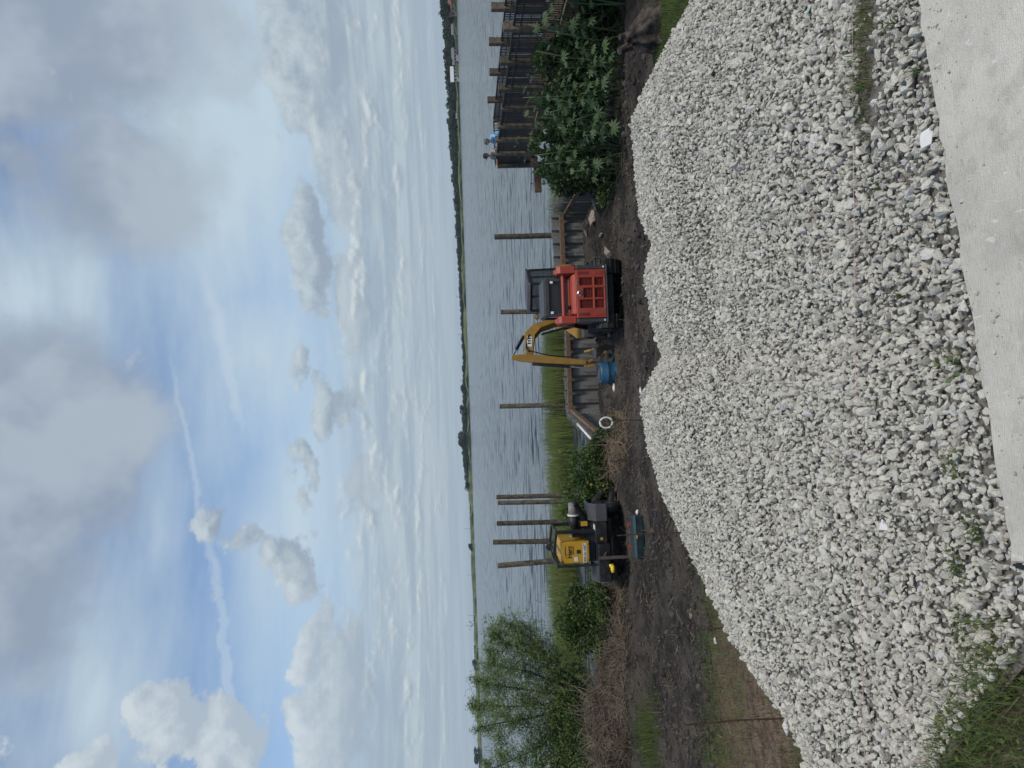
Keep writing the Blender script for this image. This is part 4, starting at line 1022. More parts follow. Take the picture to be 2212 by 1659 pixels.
# ------------------------------------------------------------------ trailer pump
pc = at(1350, 1172, 18.3); pump = empty('trailer_pump', (pc.x, 18.3, -2.26), .0, 'yellow and black trailer mounted pump set standing on the mud', 'pump'); PO = Vector((pc.x, 18.3, -2.26))
PC0 = 1007.0   # picture offset of the base centre
S = lambda y: (PC0 - y) / 478.0
H_ = lambda x: (1400 - x) / 478.0
box = MB().box(S(1228), S(968), 0, .95, .94, 1.66).build('enclosure', M['pump_yellow'], pump, bevel=.025)
xm = (S(1228) + S(968)) / 2
text_part('Herc', .17, 'lettering', M['black'], box, (xm + .02, -.004, 1.44), width=.30, bold=.004)
text_part('Rentals', .055, 'lettering', M['black'], box, (xm + .06, -.004, 1.355), width=.19)
MB().prism([(-.17, .0), (-.08, .022), (.04, .030), (.17, .012), (.05, .012), (-.08, .006)], -.0015, .0015, lambda u, v, w: (xm + .03 + u, -.004 + w, 1.535 + v)).build('swoosh', M['black'], box)
MB().box(S(1222), S(990), -.006, .004, 1.015, 1.105).build('number_plate', M['white'], box, bevel=.002)
text_part('800-26-4487', .085, 'lettering', M['black'], box, ((S(1222) + S(990)) / 2, -.009, 1.06), width=.44)
MB().box(xm - .22, xm - .11, -.006, .002, 1.24, 1.335).build('paper_label', M['white'], box); MB().box(xm - .265, xm - .20, -.005, .002, 1.605, 1.635).build('corner_label', M['black'], box)
MB().prism([(.05, .03), (.03, .05), (-.03, .05), (-.05, .03), (-.05, -.03), (-.03, -.05), (.03, -.05), (.05, -.03)], -.014, .004, lambda u, v, w: (xm + .02 + u, w, 1.22 + v)).build('latch', M['black'], box, bevel=.006)
for sx in (-.20, .20): MB().prism([(-.025, 0), (0, .014), (.025, 0), (0, -.014)], -.006, .004, lambda u, v, w: (xm + sx + v, w, .965 + u)).build('corner_latch', M['black'], box)
# lifting frame
cg_ = MB(); L_, R_ = S(1252), S(842)
for yy2 in (-.03, .98):
    cg_.bar((L_, yy2, .72), (L_, yy2, 1.74), .05, .06, (0, 1, 0)); cg_.bar((R_, yy2, .72), (R_, yy2, 1.76), .075, .09, (0, 1, 0))
    cg_.bar((L_ - .02, yy2, 1.73), (xm + .08, yy2, 1.83), .07, .06); cg_.bar((xm + .06, yy2, 1.83), (R_ + .03, yy2, 1.76), .07, .06)
cg_.bar((L_, -.03, 1.75), (L_, .98, 1.75), .05, .06); cg_.bar((R_, -.03, 1.75), (R_, .98, 1.75), .05, .06); cg_.bar((xm + .07, -.03, 1.84), (xm + .07, .98, 1.84), .09, .05)
cg_.build('lifting_frame', M['black'], pump, bevel=.008)
MB().prism([(-.10, 0), (.10, 0), (.07, .11), (.0, .15), (-.07, .11)], .44, .48, lambda u, v, w: (xm + .07 + u, w, 1.855 + v)).build('lifting_eye', M['black'], pump, bevel=.01)
MB().box(S(1225), S(850), .12, 1.0, .76, 1.05).build('engine_bed', M['black'], pump, bevel=.02)
en_ = MB(); en_.box(S(940), S(880), .25, .75, 1.0, 1.30); en_.cyl((S(905), .15, .98), (S(905), .15, 1.36), .05); en_.cyl((S(925), .10, 1.05), (S(880), .10, 1.34), .022); en_.build('engine', M['black'], pump, bevel=.01)
MB().cyl((S(905), .08, 1.36), (S(905), .08, 1.41), .028).build('dipstick_cap', M['white'], pump)
# base tank, beams and drawbar
MB().box(S(1432), S(985), -.28, 1.3, .46, .76).build('fuel_tank', M['black'], pump, bevel=.02)
MB().box(S(983), S(745), -.16, 1.3, .50, .80).build('battery_box', M['black'], pump, bevel=.02)
MB().box(S(945), S(915), -.172, -.155, .62, .68).build('warning_label', M['pump_yellow'], pump); MB().box(S(830), S(770), -.14, .10, .803, .808).build('top_label', M['white'], pump)
MB().box(S(790), S(735), .05, .10, .96, 1.12).build('side_label', M['pump_yellow'], pump, bevel=.004)
MB().box(S(1430), S(1250), -.12, 1.1, .28, .455).build('sub_frame', M['black'], pump, bevel=.015); MB().box(S(1240), S(720), .1, 1.2, .36, .455).build('sub_frame', M['black'], pump, bevel=.015)
for s, x in ((1, S(605)), (-1, S(1395))):
    w = MB().lathe([(.16, -.10), (.29, -.11), (.335, -.07), (.345, 0), (.335, .07), (.29, .11), (.16, .10)], 28, (x, .55, .345), 'x').build('tyre', M['rubber'], pump, smooth=True)
    MB().lathe([(0, -.03), (.10, -.05), (.17, -.09), (.17, .09), (.10, .06), (0, .05)], 20, (x, .55, .345), 'x').build('rim', M['charcoal'], pump)
MB().cyl((S(1395), .55, .345), (S(605), .55, .345), .035).build('axle', M['black'], pump)
def fender(x0, x1, mt):
    pr_ = [(-.50, .44), (-.46, .70), (-.24, .87), (.24, .87), (.46, .70), (.50, .44)]; mb = MB()
    for i in range(5):
        (a, za), (c, zc) = pr_[i], pr_[i + 1]
        mb.hexa([(x0, .55 + a, za), (x1, .55 + a, za), (x1, .55 + c, zc), (x0, .55 + c, zc), (x0, .55 + a * 1.04, za + .03), (x1, .55 + a * 1.04, za + .03), (x1, .55 + c * 1.04, zc + .03), (x0, .55 + c * 1.04, zc + .03)])
    return mb
fender(S(745), S(535), M['charcoal']).build('fender', M['charcoal'], pump, bevel=.01)
mb = MB(); nseg = 14
for i in range(nseg):
    t0, t1 = math.pi * i / nseg, math.pi * (i + 1) / nseg; r0, r1 = .44, .47; cz_ = .36
    q_ = lambda r_, t: (.55 - r_ * math.cos(t), cz_ + r_ * math.sin(t))
    a, b_, c, d = q_(r0, t0), q_(r0, t1), q_(r1, t1), q_(r1, t0); x0, x1 = S(1500), S(1300)
    mb.hexa([(x0, *a), (x1, *a), (x1, *b_), (x0, *b_), (x0, *d), (x1, *d), (x1, *c), (x0, *c)])
mb.build('fender', M['charcoal'], pump)
js = MB(); js.bar((S(1130), -.40, .78), (S(1125), -.46, .02), .065, .065, (0, 1, 0)); js.box(S(1130) - .08, S(1130) + .08, -.54, -.38, -.02, .02); js.bar((S(1125), -.40, .66), (S(1180), -.20, .52), .04, .04); js.bar((S(1125), -.40, .66), (S(1060), -.20, .52), .04, .04)
js.build('jack_stand', mat('rusty_jack_steel', (.075, .06, .05), .8, var=.3), pump)
cp = MB(); cp.lathe([(0, -.10), (.04, -.10), (.055, -.03), (.05, .05), (.02, .09), (0, .09)], 12, (S(1262), -.38, .44), 'x'); cp.bar((S(1225), -.38, .42), (S(1235), -.38, .52), .05, .08); cp.build('hitch_coupler', mat('bright_yellow_plastic', (.72, .52, .03), .5, var=.1), pump, smooth=True)
MB().bar((S(1262), -.3, .46), (S(1290), -.1, .50), .06, .05).build('hitch_arm', M['black'], pump)
# discharge line: elbow, flange ring, grey pipe
MB().tube([(S(900), .55, .95), (S(890), .55, 1.12), (S(845), .50, 1.23), (S(780), .46, 1.25), (S(690), .42, 1.26)], .125, 16).build('discharge_pipe', M['black'], pump, smooth=True)
MB().lathe([(.11, -.022), (.145, -.022), (.15, 0), (.145, .022), (.11, .022), (.11, -.022)], 24, (S(682), .42, 1.26), 'x').build('flange', M['white'], pump)
MB().tube([(S(678), .42, 1.26), (S(610), .40, 1.27), (S(535), .38, 1.28)], [.118, .115, .11], 16).build('coupling', mat('grey_coupling', (.19, .18, .165), .6, var=.2), pump, smooth=True)
# black suction hose from the coupling down over the ground
hp = [(S(540) + PO.x, 18.68, 1.28 + PO.z), tuple(at(1263, 1122, 18.8)), tuple(at(1270, 1108, 19.0)), tuple(at(1287, 1084, 19.2)), tuple(at(1303, 1062, 19.4)), tuple(at(1316, 1042, 19.55)), tuple(at(1325, 1022, 19.6))]
for (ix, iy, Y) in ((1328, 1000, 19.6), (1327, 975, 19.7), (1326, 950, 19.8), (1324, 928, 20.0)):
    q_ = at(ix, iy, Y); hp.append((q_.x, q_.y, g1(q_.x, q_.y) + .09))
def smooth_path(pts, n=6):
    P_ = [Vector(q_) for q_ in pts]; out = []
    for i in range(len(P_) - 1):
        a, b_, c, d = P_[max(i - 1, 0)], P_[i], P_[i + 1], P_[min(i + 2, len(P_) - 1)]
        for k in range(n):
            t = k / n; out.append(.5 * ((2 * b_) + (c - a) * t + (2 * a - 5 * b_ + 4 * c - d) * t * t + (-a + 3 * b_ - 3 * c + d) * t ** 3))
    return out + [P_[-1]]
sp2 = smooth_path(hp, 10); rad = [.108 + .006 * (i % 2) for i in range(len(sp2))]
tag(MB().tube(sp2, rad, 14).build('suction_hose', M['rubber'], smooth=True), 'thick black ribbed hose dropping from the pump to the ground', 'hose')
for k, (off, lab) in enumerate(((0, 'black hose lying on the ground behind the pump fender'), (1, 'lower black hose on the mud beside the pump tyre'))):
    pts = [at(1312 + 14 * off, 1120, 18.9 - .1 * off), at(1314 + 13 * off, 1095, 19.0), at(1318 + 9 * off, 1065, 19.2), at(1324 + 5 * off, 1040, 19.4)]
    pts = [(q_.x, q_.y, max(g1(q_.x, q_.y) + .08, q_.z - .05)) for q_ in pts]
    tag(MB().tube(smooth_path(pts, 6), .085, 12).build('ground_hose', M['rubber'], smooth=True), lab, 'hose')
# teal tool chest on the mud in front of the pump
tcp = at(1374, 1158, 16.9); tb = empty('tool_chest', (tcp.x, 16.9, g1(tcp.x, 16.9) + .0), .10, 'teal plastic tool chest with red latches lying before the pump', 'tool chest'); tb.scale = (.92, .9, .85)
MB().hexa([(-.50, -.19, .0), (.50, -.19, .0), (.50, .19, .0), (-.50, .19, .0), (-.53, -.21, .20), (.53, -.21, .20), (.53, .21, .20), (-.53, .21, .20)]).build('tub', M['teal'], tb, bevel=.015)
MB().hexa([(-.545, -.225, .203), (.545, -.225, .203), (.545, .225, .203), (-.545, .225, .203), (-.50, -.19, .275), (.50, -.19, .275), (.50, .19, .275), (-.50, .19, .275)]).build('lid', mat('teal_lid', (.018, .042, .048), .5, var=.15), tb, bevel=.012)
for x in (-.28, .28): MB().box(x - .04, x + .04, .20, .245, .17, .33).build('latch', mat('red_latch', (.45, .03, .03), .5), tb, bevel=.008)
MB().box(-.04, .04, -.235, -.21, .18, .22).build('clasp', M['pump_yellow'], tb)
for x in (-.5, .0, .5): MB().box(x - .012, x + .012, -.22, -.19, .01, .195).build('rib', M['teal'], tb)

# ------------------------------------------------------------------ drum, pipe ring, stump
bp_ = at(1346, 803, 19.4); zb = bp_.z
dr = empty('plastic_drum', (bp_.x, 19.4, zb), 0, 'blue plastic drum standing upright in front of the seawall', 'drum')
MB().lathe([(0, 0), (.25, 0), (.275, .02), (.285, .06), (.285, .20), (.292, .21), (.292, .225), (.285, .235), (.285, .42), (.292, .43), (.292, .445), (.285, .455), (.282, .59), (.265, .635), (.23, .65), (0, .65)], 30).build('shell', M['blue'], dr, smooth=True)
MB().lathe([(0, .652), (.20, .652), (.225, .668), (.235, .665), (.235, .645)], 30).build('rim', M['charcoal'], dr)
MB().box(-.10, .02, -.292, -.284, .28, .36).build('label', mat('faded_drum_label', (.03, .09, .16), .6), dr)
rc = at(1310, 913, 18.75); nrm = (Vector((0, 0, 1.6)) - rc).normalized()
rg = MB(); n1_, n2_ = 30, 8
for i in range(n1_):
    t = 2 * math.pi * i / n1_
    for k in range(n2_):
        f = 2 * math.pi * k / n2_; r_ = .158 + .030 * math.cos(f); rg.v.append((r_ * math.cos(t) * .86, r_ * math.sin(t), .05 * math.sin(f)))
for i in range(n1_):
    for k in range(n2_): rg.f.append((i * n2_ + k, ((i + 1) % n1_) * n2_ + k, ((i + 1) % n1_) * n2_ + (k + 1) % n2_, i * n2_ + (k + 1) % n2_))
o = rg.build('pipe_ring', M['white'], smooth=True); o.location = rc; o.rotation_euler = nrm.to_track_quat('Z', 'Y').to_euler()
tag(o, 'white plastic pipe ring on edge in the mud before the left wall', 'pipe ring')
# stump: flared trunk base with ridges running up to a torn top
sc0 = at(1408, 58, 12.7); stp = empty('tree_stump', (sc0.x, 12.7, g1(sc0.x, 12.7) - .04), .2, 'dark uprooted stump with ridged flared base on the lawn edge', 'stump')
na2, nh2 = 72, 22; vv = []
for k in range(nh2):
    h = k / (nh2 - 1)
    for q in range(na2):
        a = 2 * math.pi * q / na2; rd = .36 * (1 - h) ** 1.3 + .20 + .05 * math.sin(h * 5)
        rd *= 1 + (.16 * (1 - .5 * h)) * math.sin(a * 7 + 2.2 * math.sin(a * 2) + h * 1.5) + .16 * float(vnoise(a * 2.2, h * 3, 1.3, 61)) + .10 * float(vnoise(a * 6, h * 9, 1.0, 62))
        vv.append((rd * math.cos(a) * .82 - .26 * h * h, rd * math.sin(a) * .7, .62 * h + (.07 * float(vnoise(a * 3, 1.0, 1.5, 63)) if k == nh2 - 1 else 0)))
vv.append((-.26, 0, .54)); ff = []
for k in range(nh2 - 1):
    for q in range(na2):
        q2 = (q + 1) % na2; i0, i1, i2, i3 = k * na2 + q, k * na2 + q2, (k + 1) * na2 + q2, (k + 1) * na2 + q; ff += [(i0, i1, i2), (i0, i2, i3)]
ff += [((nh2 - 1) * na2 + q, (nh2 - 1) * na2 + (q + 1) % na2, len(vv) - 1) for q in range(na2)]
np_obj('trunk_base', np.array(vv), np.array(ff), M['stump'], stp)
for (a, b_, r0, r1) in (((-.34, .03, .52), (-.46, .02, .74), .085, .06), ((-.10, .05, .50), (-.14, .08, .70), .06, .045)):
    MB().tube([a, Vector(a).lerp(Vector(b_), .5) + Vector((.015, .02, .0)), b_], [r0, (r0 + r1) / 2, r1], 9).build('broken_stub', M['stump'], stp)
for (a, b_, r0, r1) in (((.30, -.12, .10), (.56, -.26, .02), .06, .015), ((-.36, -.20, .08), (-.60, -.34, .01), .05, .012)):
    MB().tube([a, Vector(a).lerp(Vector(b_), .55) + Vector((0, 0, .02)), b_], [r0, r0 * .6, r1], 7).build('root', M['stump'], stp)

# ------------------------------------------------------------------ people at the end of the dock
def skin_body(name, verts, edges, radii, mt, parent, root=0, sub=2):
    me = bpy.data.meshes.new(name); me.from_pydata(verts, edges, []); o = bpy.data.objects.new(name, me); link(o, parent); me.materials.append(mt)
    sm = o.modifiers.new('skin', 'SKIN'); sm.use_smooth_shade = True
    for i, r_ in enumerate(radii):
        d = me.skin_vertices[0].data[i]; d.radius = r_ if hasattr(r_, '__len__') else (r_, r_); d.use_root = (i == root)
    s2 = o.modifiers.new('sub', 'SUBSURF'); s2.levels = sub; s2.render_levels = sub
    return o
def person(loc_, rz, shirt, trousers, cap, lean, label, look=0.0, sc=1.0):
    e = empty('person', loc_, rz, label, 'person'); e.scale = (sc, sc, sc)
    # local: x sideways, -y forward (faces -y), z up. lean = forward bend of the trunk
    hip = Vector((0, .10, .92)); c, s = math.cos(lean), math.sin(lean)
    up = Vector((0, -s, c)); fwd = Vector((0, -c, -s))
    ch = hip + up * .34; nk = hip + up * .52; hd = nk + (up * .6 + Vector((0, 0, .4))).normalized() * .12
    V = [hip, hip + up * .17, ch, nk]; E = [(0, 1), (1, 2), (2, 3)]; RD = [(.15, .11), (.14, .105), (.17, .12), (.06, .06)]
    legs = []
    for sd in (-1, 1):
        i = len(V); V += [hip + Vector((sd * .10, 0, -.05)), Vector((sd * .12, .05, .50)), Vector((sd * .12, .12, .09)), Vector((sd * .13, -.06, .04))]
        E += [(0, i), (i, i + 1), (i + 1, i + 2), (i + 2, i + 3)]; RD += [.095, .068, .05, .042]
    body = skin_body('body', [tuple(q_) for q_ in V], E, RD, trousers, e)
    # shirt with sleeves
    V = [hip + up * .02, hip + up * .2, ch, nk - up * .03]; E = [(0, 1), (1, 2), (2, 3)]; RD = [(.165, .125), (.16, .122), (.19, .135), (.075, .07)]
    hands = []
    for sd in (-1, 1):
        i = len(V); sh = ch + Vector((sd * .20, 0, 0)) + up * .08; el = sh + Vector((sd * .05, -.08, -.24)); V += [sh, el]; E += [(2, i), (i, i + 1)]; RD += [.075, .058]; hands.append((sh, el, sd))
    skin_body('shirt', [tuple(q_) for q_ in V], E, RD, shirt, e)
    for sh, el, sd in hands:
        hd_ = Vector((sd * .14, -.42, 1.13)); fa = el.lerp(hd_, .85)
        V = [el.lerp(sh, .12), el.lerp(hd_, .5), fa, hd_, hd_ + Vector((0, -.06, -.01))]; E = [(0, 1), (1, 2), (2, 3), (3, 4)]; RD = [.045, .04, .03, (.042, .024), (.038, .02)]
        for k in range(4): i = len(V); b0 = hd_ + Vector((-.03 + .02 * k, -.06, 0)); V += [b0 + Vector((0, -.04, -.005)), b0 + Vector((0, -.06, -.035))]; E += [(4, i), (i, i + 1)]; RD += [.0095, .0085]
        i = len(V); V += [hd_ + Vector((-sd * .045, -.01, -.005)), hd_ + Vector((-sd * .055, -.045, -.02))]; E += [(3, i), (i, i + 1)]; RD += [.011, .0095]
        skin_body('forearm', [tuple(q_) for q_ in V], E, RD, M['skin'], e)
    # head: skull, jaw, nose, ears in one mesh, turned by look
    v, f = ICO2; vv = v.copy() * (.078, .098, .118); front = v[:, 1] < -.2
    vv[:, 0] *= np.where(v[:, 2] < -.2, .86, 1.0); vv[:, 1] -= np.where((v[:, 1] < -.9) & (np.abs(v[:, 2]) < .3), .022, 0); vv[:, 1] += np.where((v[:, 1] < -.5) & (v[:, 2] > .05) & (v[:, 2] < .4) & (np.abs(v[:, 0]) > .2), .010, 0)
    vv[:, 0] += np.where((np.abs(v[:, 0]) > .92), np.sign(v[:, 0]) * .014, 0)
    h = np_obj('head', vv, f, M['skin'], e, True); h.location = hd; h.rotation_euler = (lean * .5, 0, look)
    MB().tube([nk - up * .05 , hd + Vector((0, .02, -.06))], [.058, .055], 12).build('neck', M['skin'], e, smooth=True)
    cp_ = MB().lathe([(.104, .015), (.106, .05), (.092, .095), (.055, .125), (0, .135)], 20); cp_.hexa([(-.07, -.17, .012), (.07, -.17, .012), (.085, -.085, .022), (-.085, -.085, .022), (-.07, -.17, .020), (.07, -.17, .020), (.085, -.085, .034), (-.085, -.085, .034)])
    cpo = cp_.build('cap', cap, h, smooth=False); cpo.location = (0, .004, .0)
    hr = MB().lathe([(.093, -.055), (.097, 0.0), (.099, .02)], 16); hr = hr.build('hair', M['black'], h); hr.location = (0, .022, 0); hr.scale = (.86, .88, 1)
    return e
person((9.05, 26.7, DZ), R(-78), M['cloud_blue'], M['denim'], M['cap_grey'], .62, 'person in light blue shirt and grey cap leaning on the dock rail', .3)
person((8.62, 27.35, DZ), R(-70), M['grey_shirt'], M['maroon'], M['cap_dark'], .42, 'person in dark cap and grey shirt at the end of the dock', -.1, .98)
# litter on the mud
for i, (ix, iy, Y, s, lab) in enumerate(((1382, 845, 16.2, .10, 'white scrap on the mud left of the blue drum'), (1337, 838, 19.2, .12, 'crumpled white scrap beside the blue drum'), (1363, 1108, 17.2, .10, 'white scrap on the mud near the tool chest'),
                                   (1640, 1571, 8.2, .12, 'crumpled white plastic bag in the dead grass by the nearest stake'), (1477, 1324, 12.6, .12, 'tan scrap lying on the dark track'), (1524, 1385, 11.3, .08, 'white scrap at the edge of the dark track'))):
    c = at(ix, iy, Y); v, f = ICO1; vv = v * (1, .7, .35) * rng.uniform(.55, 1.25, (len(v), 1)) * s
    o = np_obj('litter_scrap', vv, f, M['white'] if 'tan' not in lab else M['straw']); o.location = (c.x, c.y, g1(c.x, c.y) + s * .2); tag(o, lab, 'litter')

# ------------------------------------------------------------------ foliage builders
def unit(a): return a / np.maximum(np.linalg.norm(a, axis=-1, keepdims=True), 1e-9)
def leaves(c, ax, L, wr, tint, fold=.25):
    """flat folded leaves: base, two sides, tip"""
    n = len(c); ax = unit(ax); sd = unit(np.cross(ax, rng.normal(size=(n, 3)))); up = np.cross(sd, ax); L = np.asarray(L).reshape(-1, 1) * np.ones((n, 1))
    m_ = c + ax * L * .45
    v = np.stack([c, m_ + sd * L * wr - up * L * fold * wr, c + ax * L, m_ - sd * L * wr - up * L * fold * wr], 1).reshape(-1, 3)
    b = np.arange(n)[:, None] * 4; f = np.concatenate([b + [0, 1, 2], b + [0, 2, 3]], 0)
    return v, f, np.repeat(tint, 4)
def blades(base, h, w, lean, tint, segs=2):
    """grass blades that bend over; 5 vertices each"""
    n = len(base); a = rng.uniform(0, 6.283, n); sd = np.stack([np.cos(a), np.sin(a), np.zeros(n)], 1); ln = lean if isinstance(lean, np.ndarray) else unit(np.stack([np.cos(a * 7.3), np.sin(a * 7.3), np.zeros(n)], 1)) * rng.uniform(0, lean, (n, 1))
    h = h.reshape(-1, 1); w = np.asarray(w).reshape(-1, 1) * np.ones((n, 1)); zu = np.array([0, 0, 1.0])
    m_ = base + zu * h * .55 + ln * h * .25; t = base + zu * h * .95 + ln * h
    v = np.stack([base - sd * w, base + sd * w, m_ - sd * w * .7, m_ + sd * w * .7, t], 1).reshape(-1, 3)
    b = np.arange(n)[:, None] * 5; f = np.concatenate([b + [0, 1, 3], b + [0, 3, 2], b + [2, 3, 4]], 0)
    return v, f, np.repeat(tint, 5)
def leaf_obj(name, parts, mt, parent=None):
    v = np.vstack([q[0] for q in parts]); off = np.cumsum([0] + [len(q[0]) for q in parts[:-1]]); f = np.vstack([q[1] + o for q, o in zip(parts, off)]); t = np.concatenate([q[2] for q in parts])
    return np_obj(name, v, f, mt, parent, tint=t)
def blob_points(n, centers, radii):
    c = np.asarray(centers, float); r_ = np.asarray(radii, float); w = (r_[:, 0] * r_[:, 1] * r_[:, 2]) ** .67; k = rng.choice(len(c), n, p=w / w.sum())
    d = unit(rng.normal(size=(n, 3))); rad = rng.uniform(.35, 1.0, (n, 1)) ** .6 * (1 + .35 * np.abs(rng.normal(size=(n, 1))) ** 2 * .5 * (rng.random((n, 1)) < .5))
    p = c[k] + d * rad * r_[k]
    return p, d, rad[:, 0]
def bush(name, label, cat, spots, nleaf, L, mt, wr=.34, ground=True, stems=14, group=None):
    """spots: (x, y, z, rx, ry, rz) lobes"""
    extra = []
    for s in spots * 2:
        d_ = unit(rng.normal(size=3) + (0, -.3, .35)); k_ = rng.uniform(.28, .5); extra.append((s[0] + d_[0] * s[3] * 1.05, s[1] + d_[1] * s[4], s[2] + d_[2] * s[5] * 1.05, s[3] * k_, s[4] * k_, s[5] * k_))
    spots = list(spots) + extra
    cen = [s[:3] for s in spots]; rad = [s[3:] for s in spots]; base = np.array(cen).mean(0); gzb = g1(base[0], base[1])
    e = empty(name, (base[0], base[1], gzb), label=label, cat=cat, group=group); off = np.array([base[0], base[1], gzb])
    p, d, rr_ = blob_points(nleaf, cen, rad); ax = unit(d + rng.normal(size=p.shape) * .8 + (0, 0, .15))
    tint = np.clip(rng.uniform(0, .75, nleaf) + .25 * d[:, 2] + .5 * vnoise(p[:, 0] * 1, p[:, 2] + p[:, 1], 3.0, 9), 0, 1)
    leaf_obj('foliage', [leaves(p - off, ax, rng.uniform(.6, 1.3, nleaf) * L, wr, tint)], mt, e)
    for k in range(stems):
        c = np.array(cen[k % len(cen)]); t = c + rng.normal(size=3) * np.array(rad[k % len(cen)]) * .5; b = np.array([c[0] + rng.normal() * .15, c[1] + rng.normal() * .15, 0]); b[2] = g1(b[0], b[1]) - .05
        mid = (b + t) / 2 + rng.normal(size=3) * .06
        MB().tube([b - off, mid - off, t - off], [.014, .010, .004], 5).build('stem', M['bark'], e)
    return e

# ------------------------------------------------------------------ bushes on the left bank
def lob(ix, iy, Y, hx, hy, ry=.5):
    c = at(ix, iy, Y); k = K * Y / FPX; return (c.x, Y, c.z, hy * k, ry, hx * k)
bush('leafy_bush', 'leafy green bush with yellowed leaves between the slip and the pump', 'bush',
     [lob(1262, 1010, 20.0, 38, 40), lob(1290, 985, 19.6, 30, 35), lob(1255, 1070, 20.2, 40, 50), lob(1290, 1060, 19.9, 34, 50), lob(1300, 1020, 19.6, 22, 50), lob(1270, 1110, 20.3, 35, 40)], 9500, .085, M['leaf_mid'], stems=20)
bush('leafy_bush', 'bright green bush right beside the pump on its left', 'bush',
     [lob(1262, 1310, 20.0, 38, 42), lob(1290, 1300, 19.7, 26, 40), lob(1258, 1370, 20.1, 40, 45), lob(1292, 1365, 19.8, 26, 45), lob(1232, 1345, 20.4, 30, 35)], 8000, .085, M['leaf_mid'], stems=16)
bush('leafy_bush', 'dark green bush under the willow at the left edge', 'bush',
     [lob(1230, 1560, 20.4, 50, 70), lob(1262, 1620, 20.0, 45, 80), lob(1200, 1630, 20.6, 55, 70), lob(1250, 1480, 20.6, 30, 50), lob(1240, 1720, 20.3, 60, 90)], 11000, .08, M['leaf_mid'], stems=18)
bush('leafy_bush', 'low dark weeds on the bank right behind the pump', 'weeds', [lob(1296, 1190, 20.7, 14, 50), lob(1298, 1250, 20.6, 14, 40), lob(1290, 1140, 20.8, 16, 40)], 3000, .08, M['leaf_mid'], stems=6)
bush('creeper', 'low vine leaves around the white pipe ring', 'vine', [lob(1322, 930, 18.9, 14, 16, .25), lob(1300, 935, 19.2, 16, 12, .25), lob(1332, 905, 18.7, 8, 10, .2)], 500, .075, M['leaf_mid'], stems=3)
yl = []
for (ix, iy, Y) in ((1306, 1043, 19.3), (1304, 1028, 19.4), (1272, 1045, 19.7)):
    c = np.array(at(ix, iy, Y)); yl.append(c)
for c, lab in zip(yl, ('pair of pale yellow leaves low on the bush by the hose', 'yellow leaves on the bush right above the hose bend', 'small yellow leaf spray higher on the bush')):
    n = 9; p = c + rng.normal(size=(n, 3)) * .05
    o = leaf_obj('yellow_leaves', [leaves(p - c, rng.normal(size=(n, 3)) + (0, -1, .3), rng.uniform(.08, .14, n), .4, rng.random(n))], M['leaf_yellow']); o.location = c
    tag(o, lab, 'leaves')

# ------------------------------------------------------------------ willow
wb = at(1268, 1488, 20.8); wz = g1(wb.x, 20.8)
wl = empty('willow_tree', (wb.x, 20.8, wz), label='young feathery willow with several dark stems at the left', cat='tree')
wo3 = np.array([wb.x, 20.8, wz]); lp, la, lt = [], [], []
def WP(ix, iy, Y): return np.array(at(ix, iy, Y)) - wo3
LIMBS = [[(1262, 1482, 20.8), (1205, 1440, 20.8), (1165, 1400, 20.7), (1140, 1375, 20.6), (1105, 1350, 20.6)], [(1262, 1486, 20.8), (1200, 1455, 20.9), (1150, 1415, 21.0), (1090, 1385, 21.0), (1068, 1366, 21.0)],
         [(1262, 1490, 20.8), (1210, 1478, 20.7), (1140, 1450, 20.6), (1080, 1440, 20.6), (1056, 1430, 20.6)], [(1262, 1496, 20.8), (1205, 1500, 20.9), (1140, 1490, 21.1), (1075, 1480, 21.2), (1052, 1476, 21.2)],
         [(1262, 1505, 20.8), (1210, 1530, 20.7), (1150, 1550, 20.5), (1090, 1560, 20.4), (1052, 1568, 20.4)], [(1262, 1510, 20.8), (1220, 1560, 20.9), (1170, 1610, 21.0), (1110, 1640, 21.1), (1068, 1660, 21.1)],
         [(1262, 1512, 20.8), (1230, 1590, 20.6), (1190, 1660, 20.4), (1140, 1710, 20.4), (1100, 1740, 20.4)], [(1262, 1500, 20.8), (1215, 1515, 21.0), (1130, 1525, 21.4), (1060, 1525, 21.6), (1038, 1520, 21.6)]]
def twigs(p0, d0, L, depth, mb):
    n = 4; pts = [p0]; d = d0.copy()
    for k in range(n): d = unit(d + rng.normal(size=3) * .22 + (0, 0, .03 if depth < 2 else -.08)); pts.append(pts[-1] + d * L / n)
    mb.tube(pts, [.011 * (.55 ** depth) * (1 - .7 * k / n) + .0018 for k in range(n + 1)], 4, cap=False)
    for k in range(1, n + 1):
        if depth < 2:
            for _ in range(2 if depth == 0 else 1): twigs(pts[k], unit(d + rng.normal(size=3) * .75), L * rng.uniform(.5, .75), depth + 1, mb)
        else:
            for _ in range(3): lp.append(pts[k] + rng.normal(size=3) * .045); la.append(unit(d + rng.normal(size=3) * .8 + (0, 0, -.15))); lt.append(min(1, max(0, rng.uniform(0, .8) + .15 * pts[k][2] / 3)))
for lb in LIMBS:
    pts = [Vector(q) for q in smooth_path([WP(*q) for q in lb], 5)]; m_ = len(pts); mb = MB()
    mb.tube(pts, [.045 * (1 - .85 * k / m_) + .004 for k in range(m_)], 7); mb.build('limb', M['bark'], wl, smooth=True)
    tb_ = MB()
    for k in range(4, m_):
        d = np.array((pts[min(k + 1, m_ - 1)] - pts[k - 1]).normalized()); twigs(np.array(pts[k]), unit(d + rng.normal(size=3) * .65), rng.uniform(.40, .75) * (1.2 - .75 * k / m_), 0 if k % 4 == 0 else 1, tb_)
    tag(tb_.build('twigs', M['bark'], wl), kind='stuff')
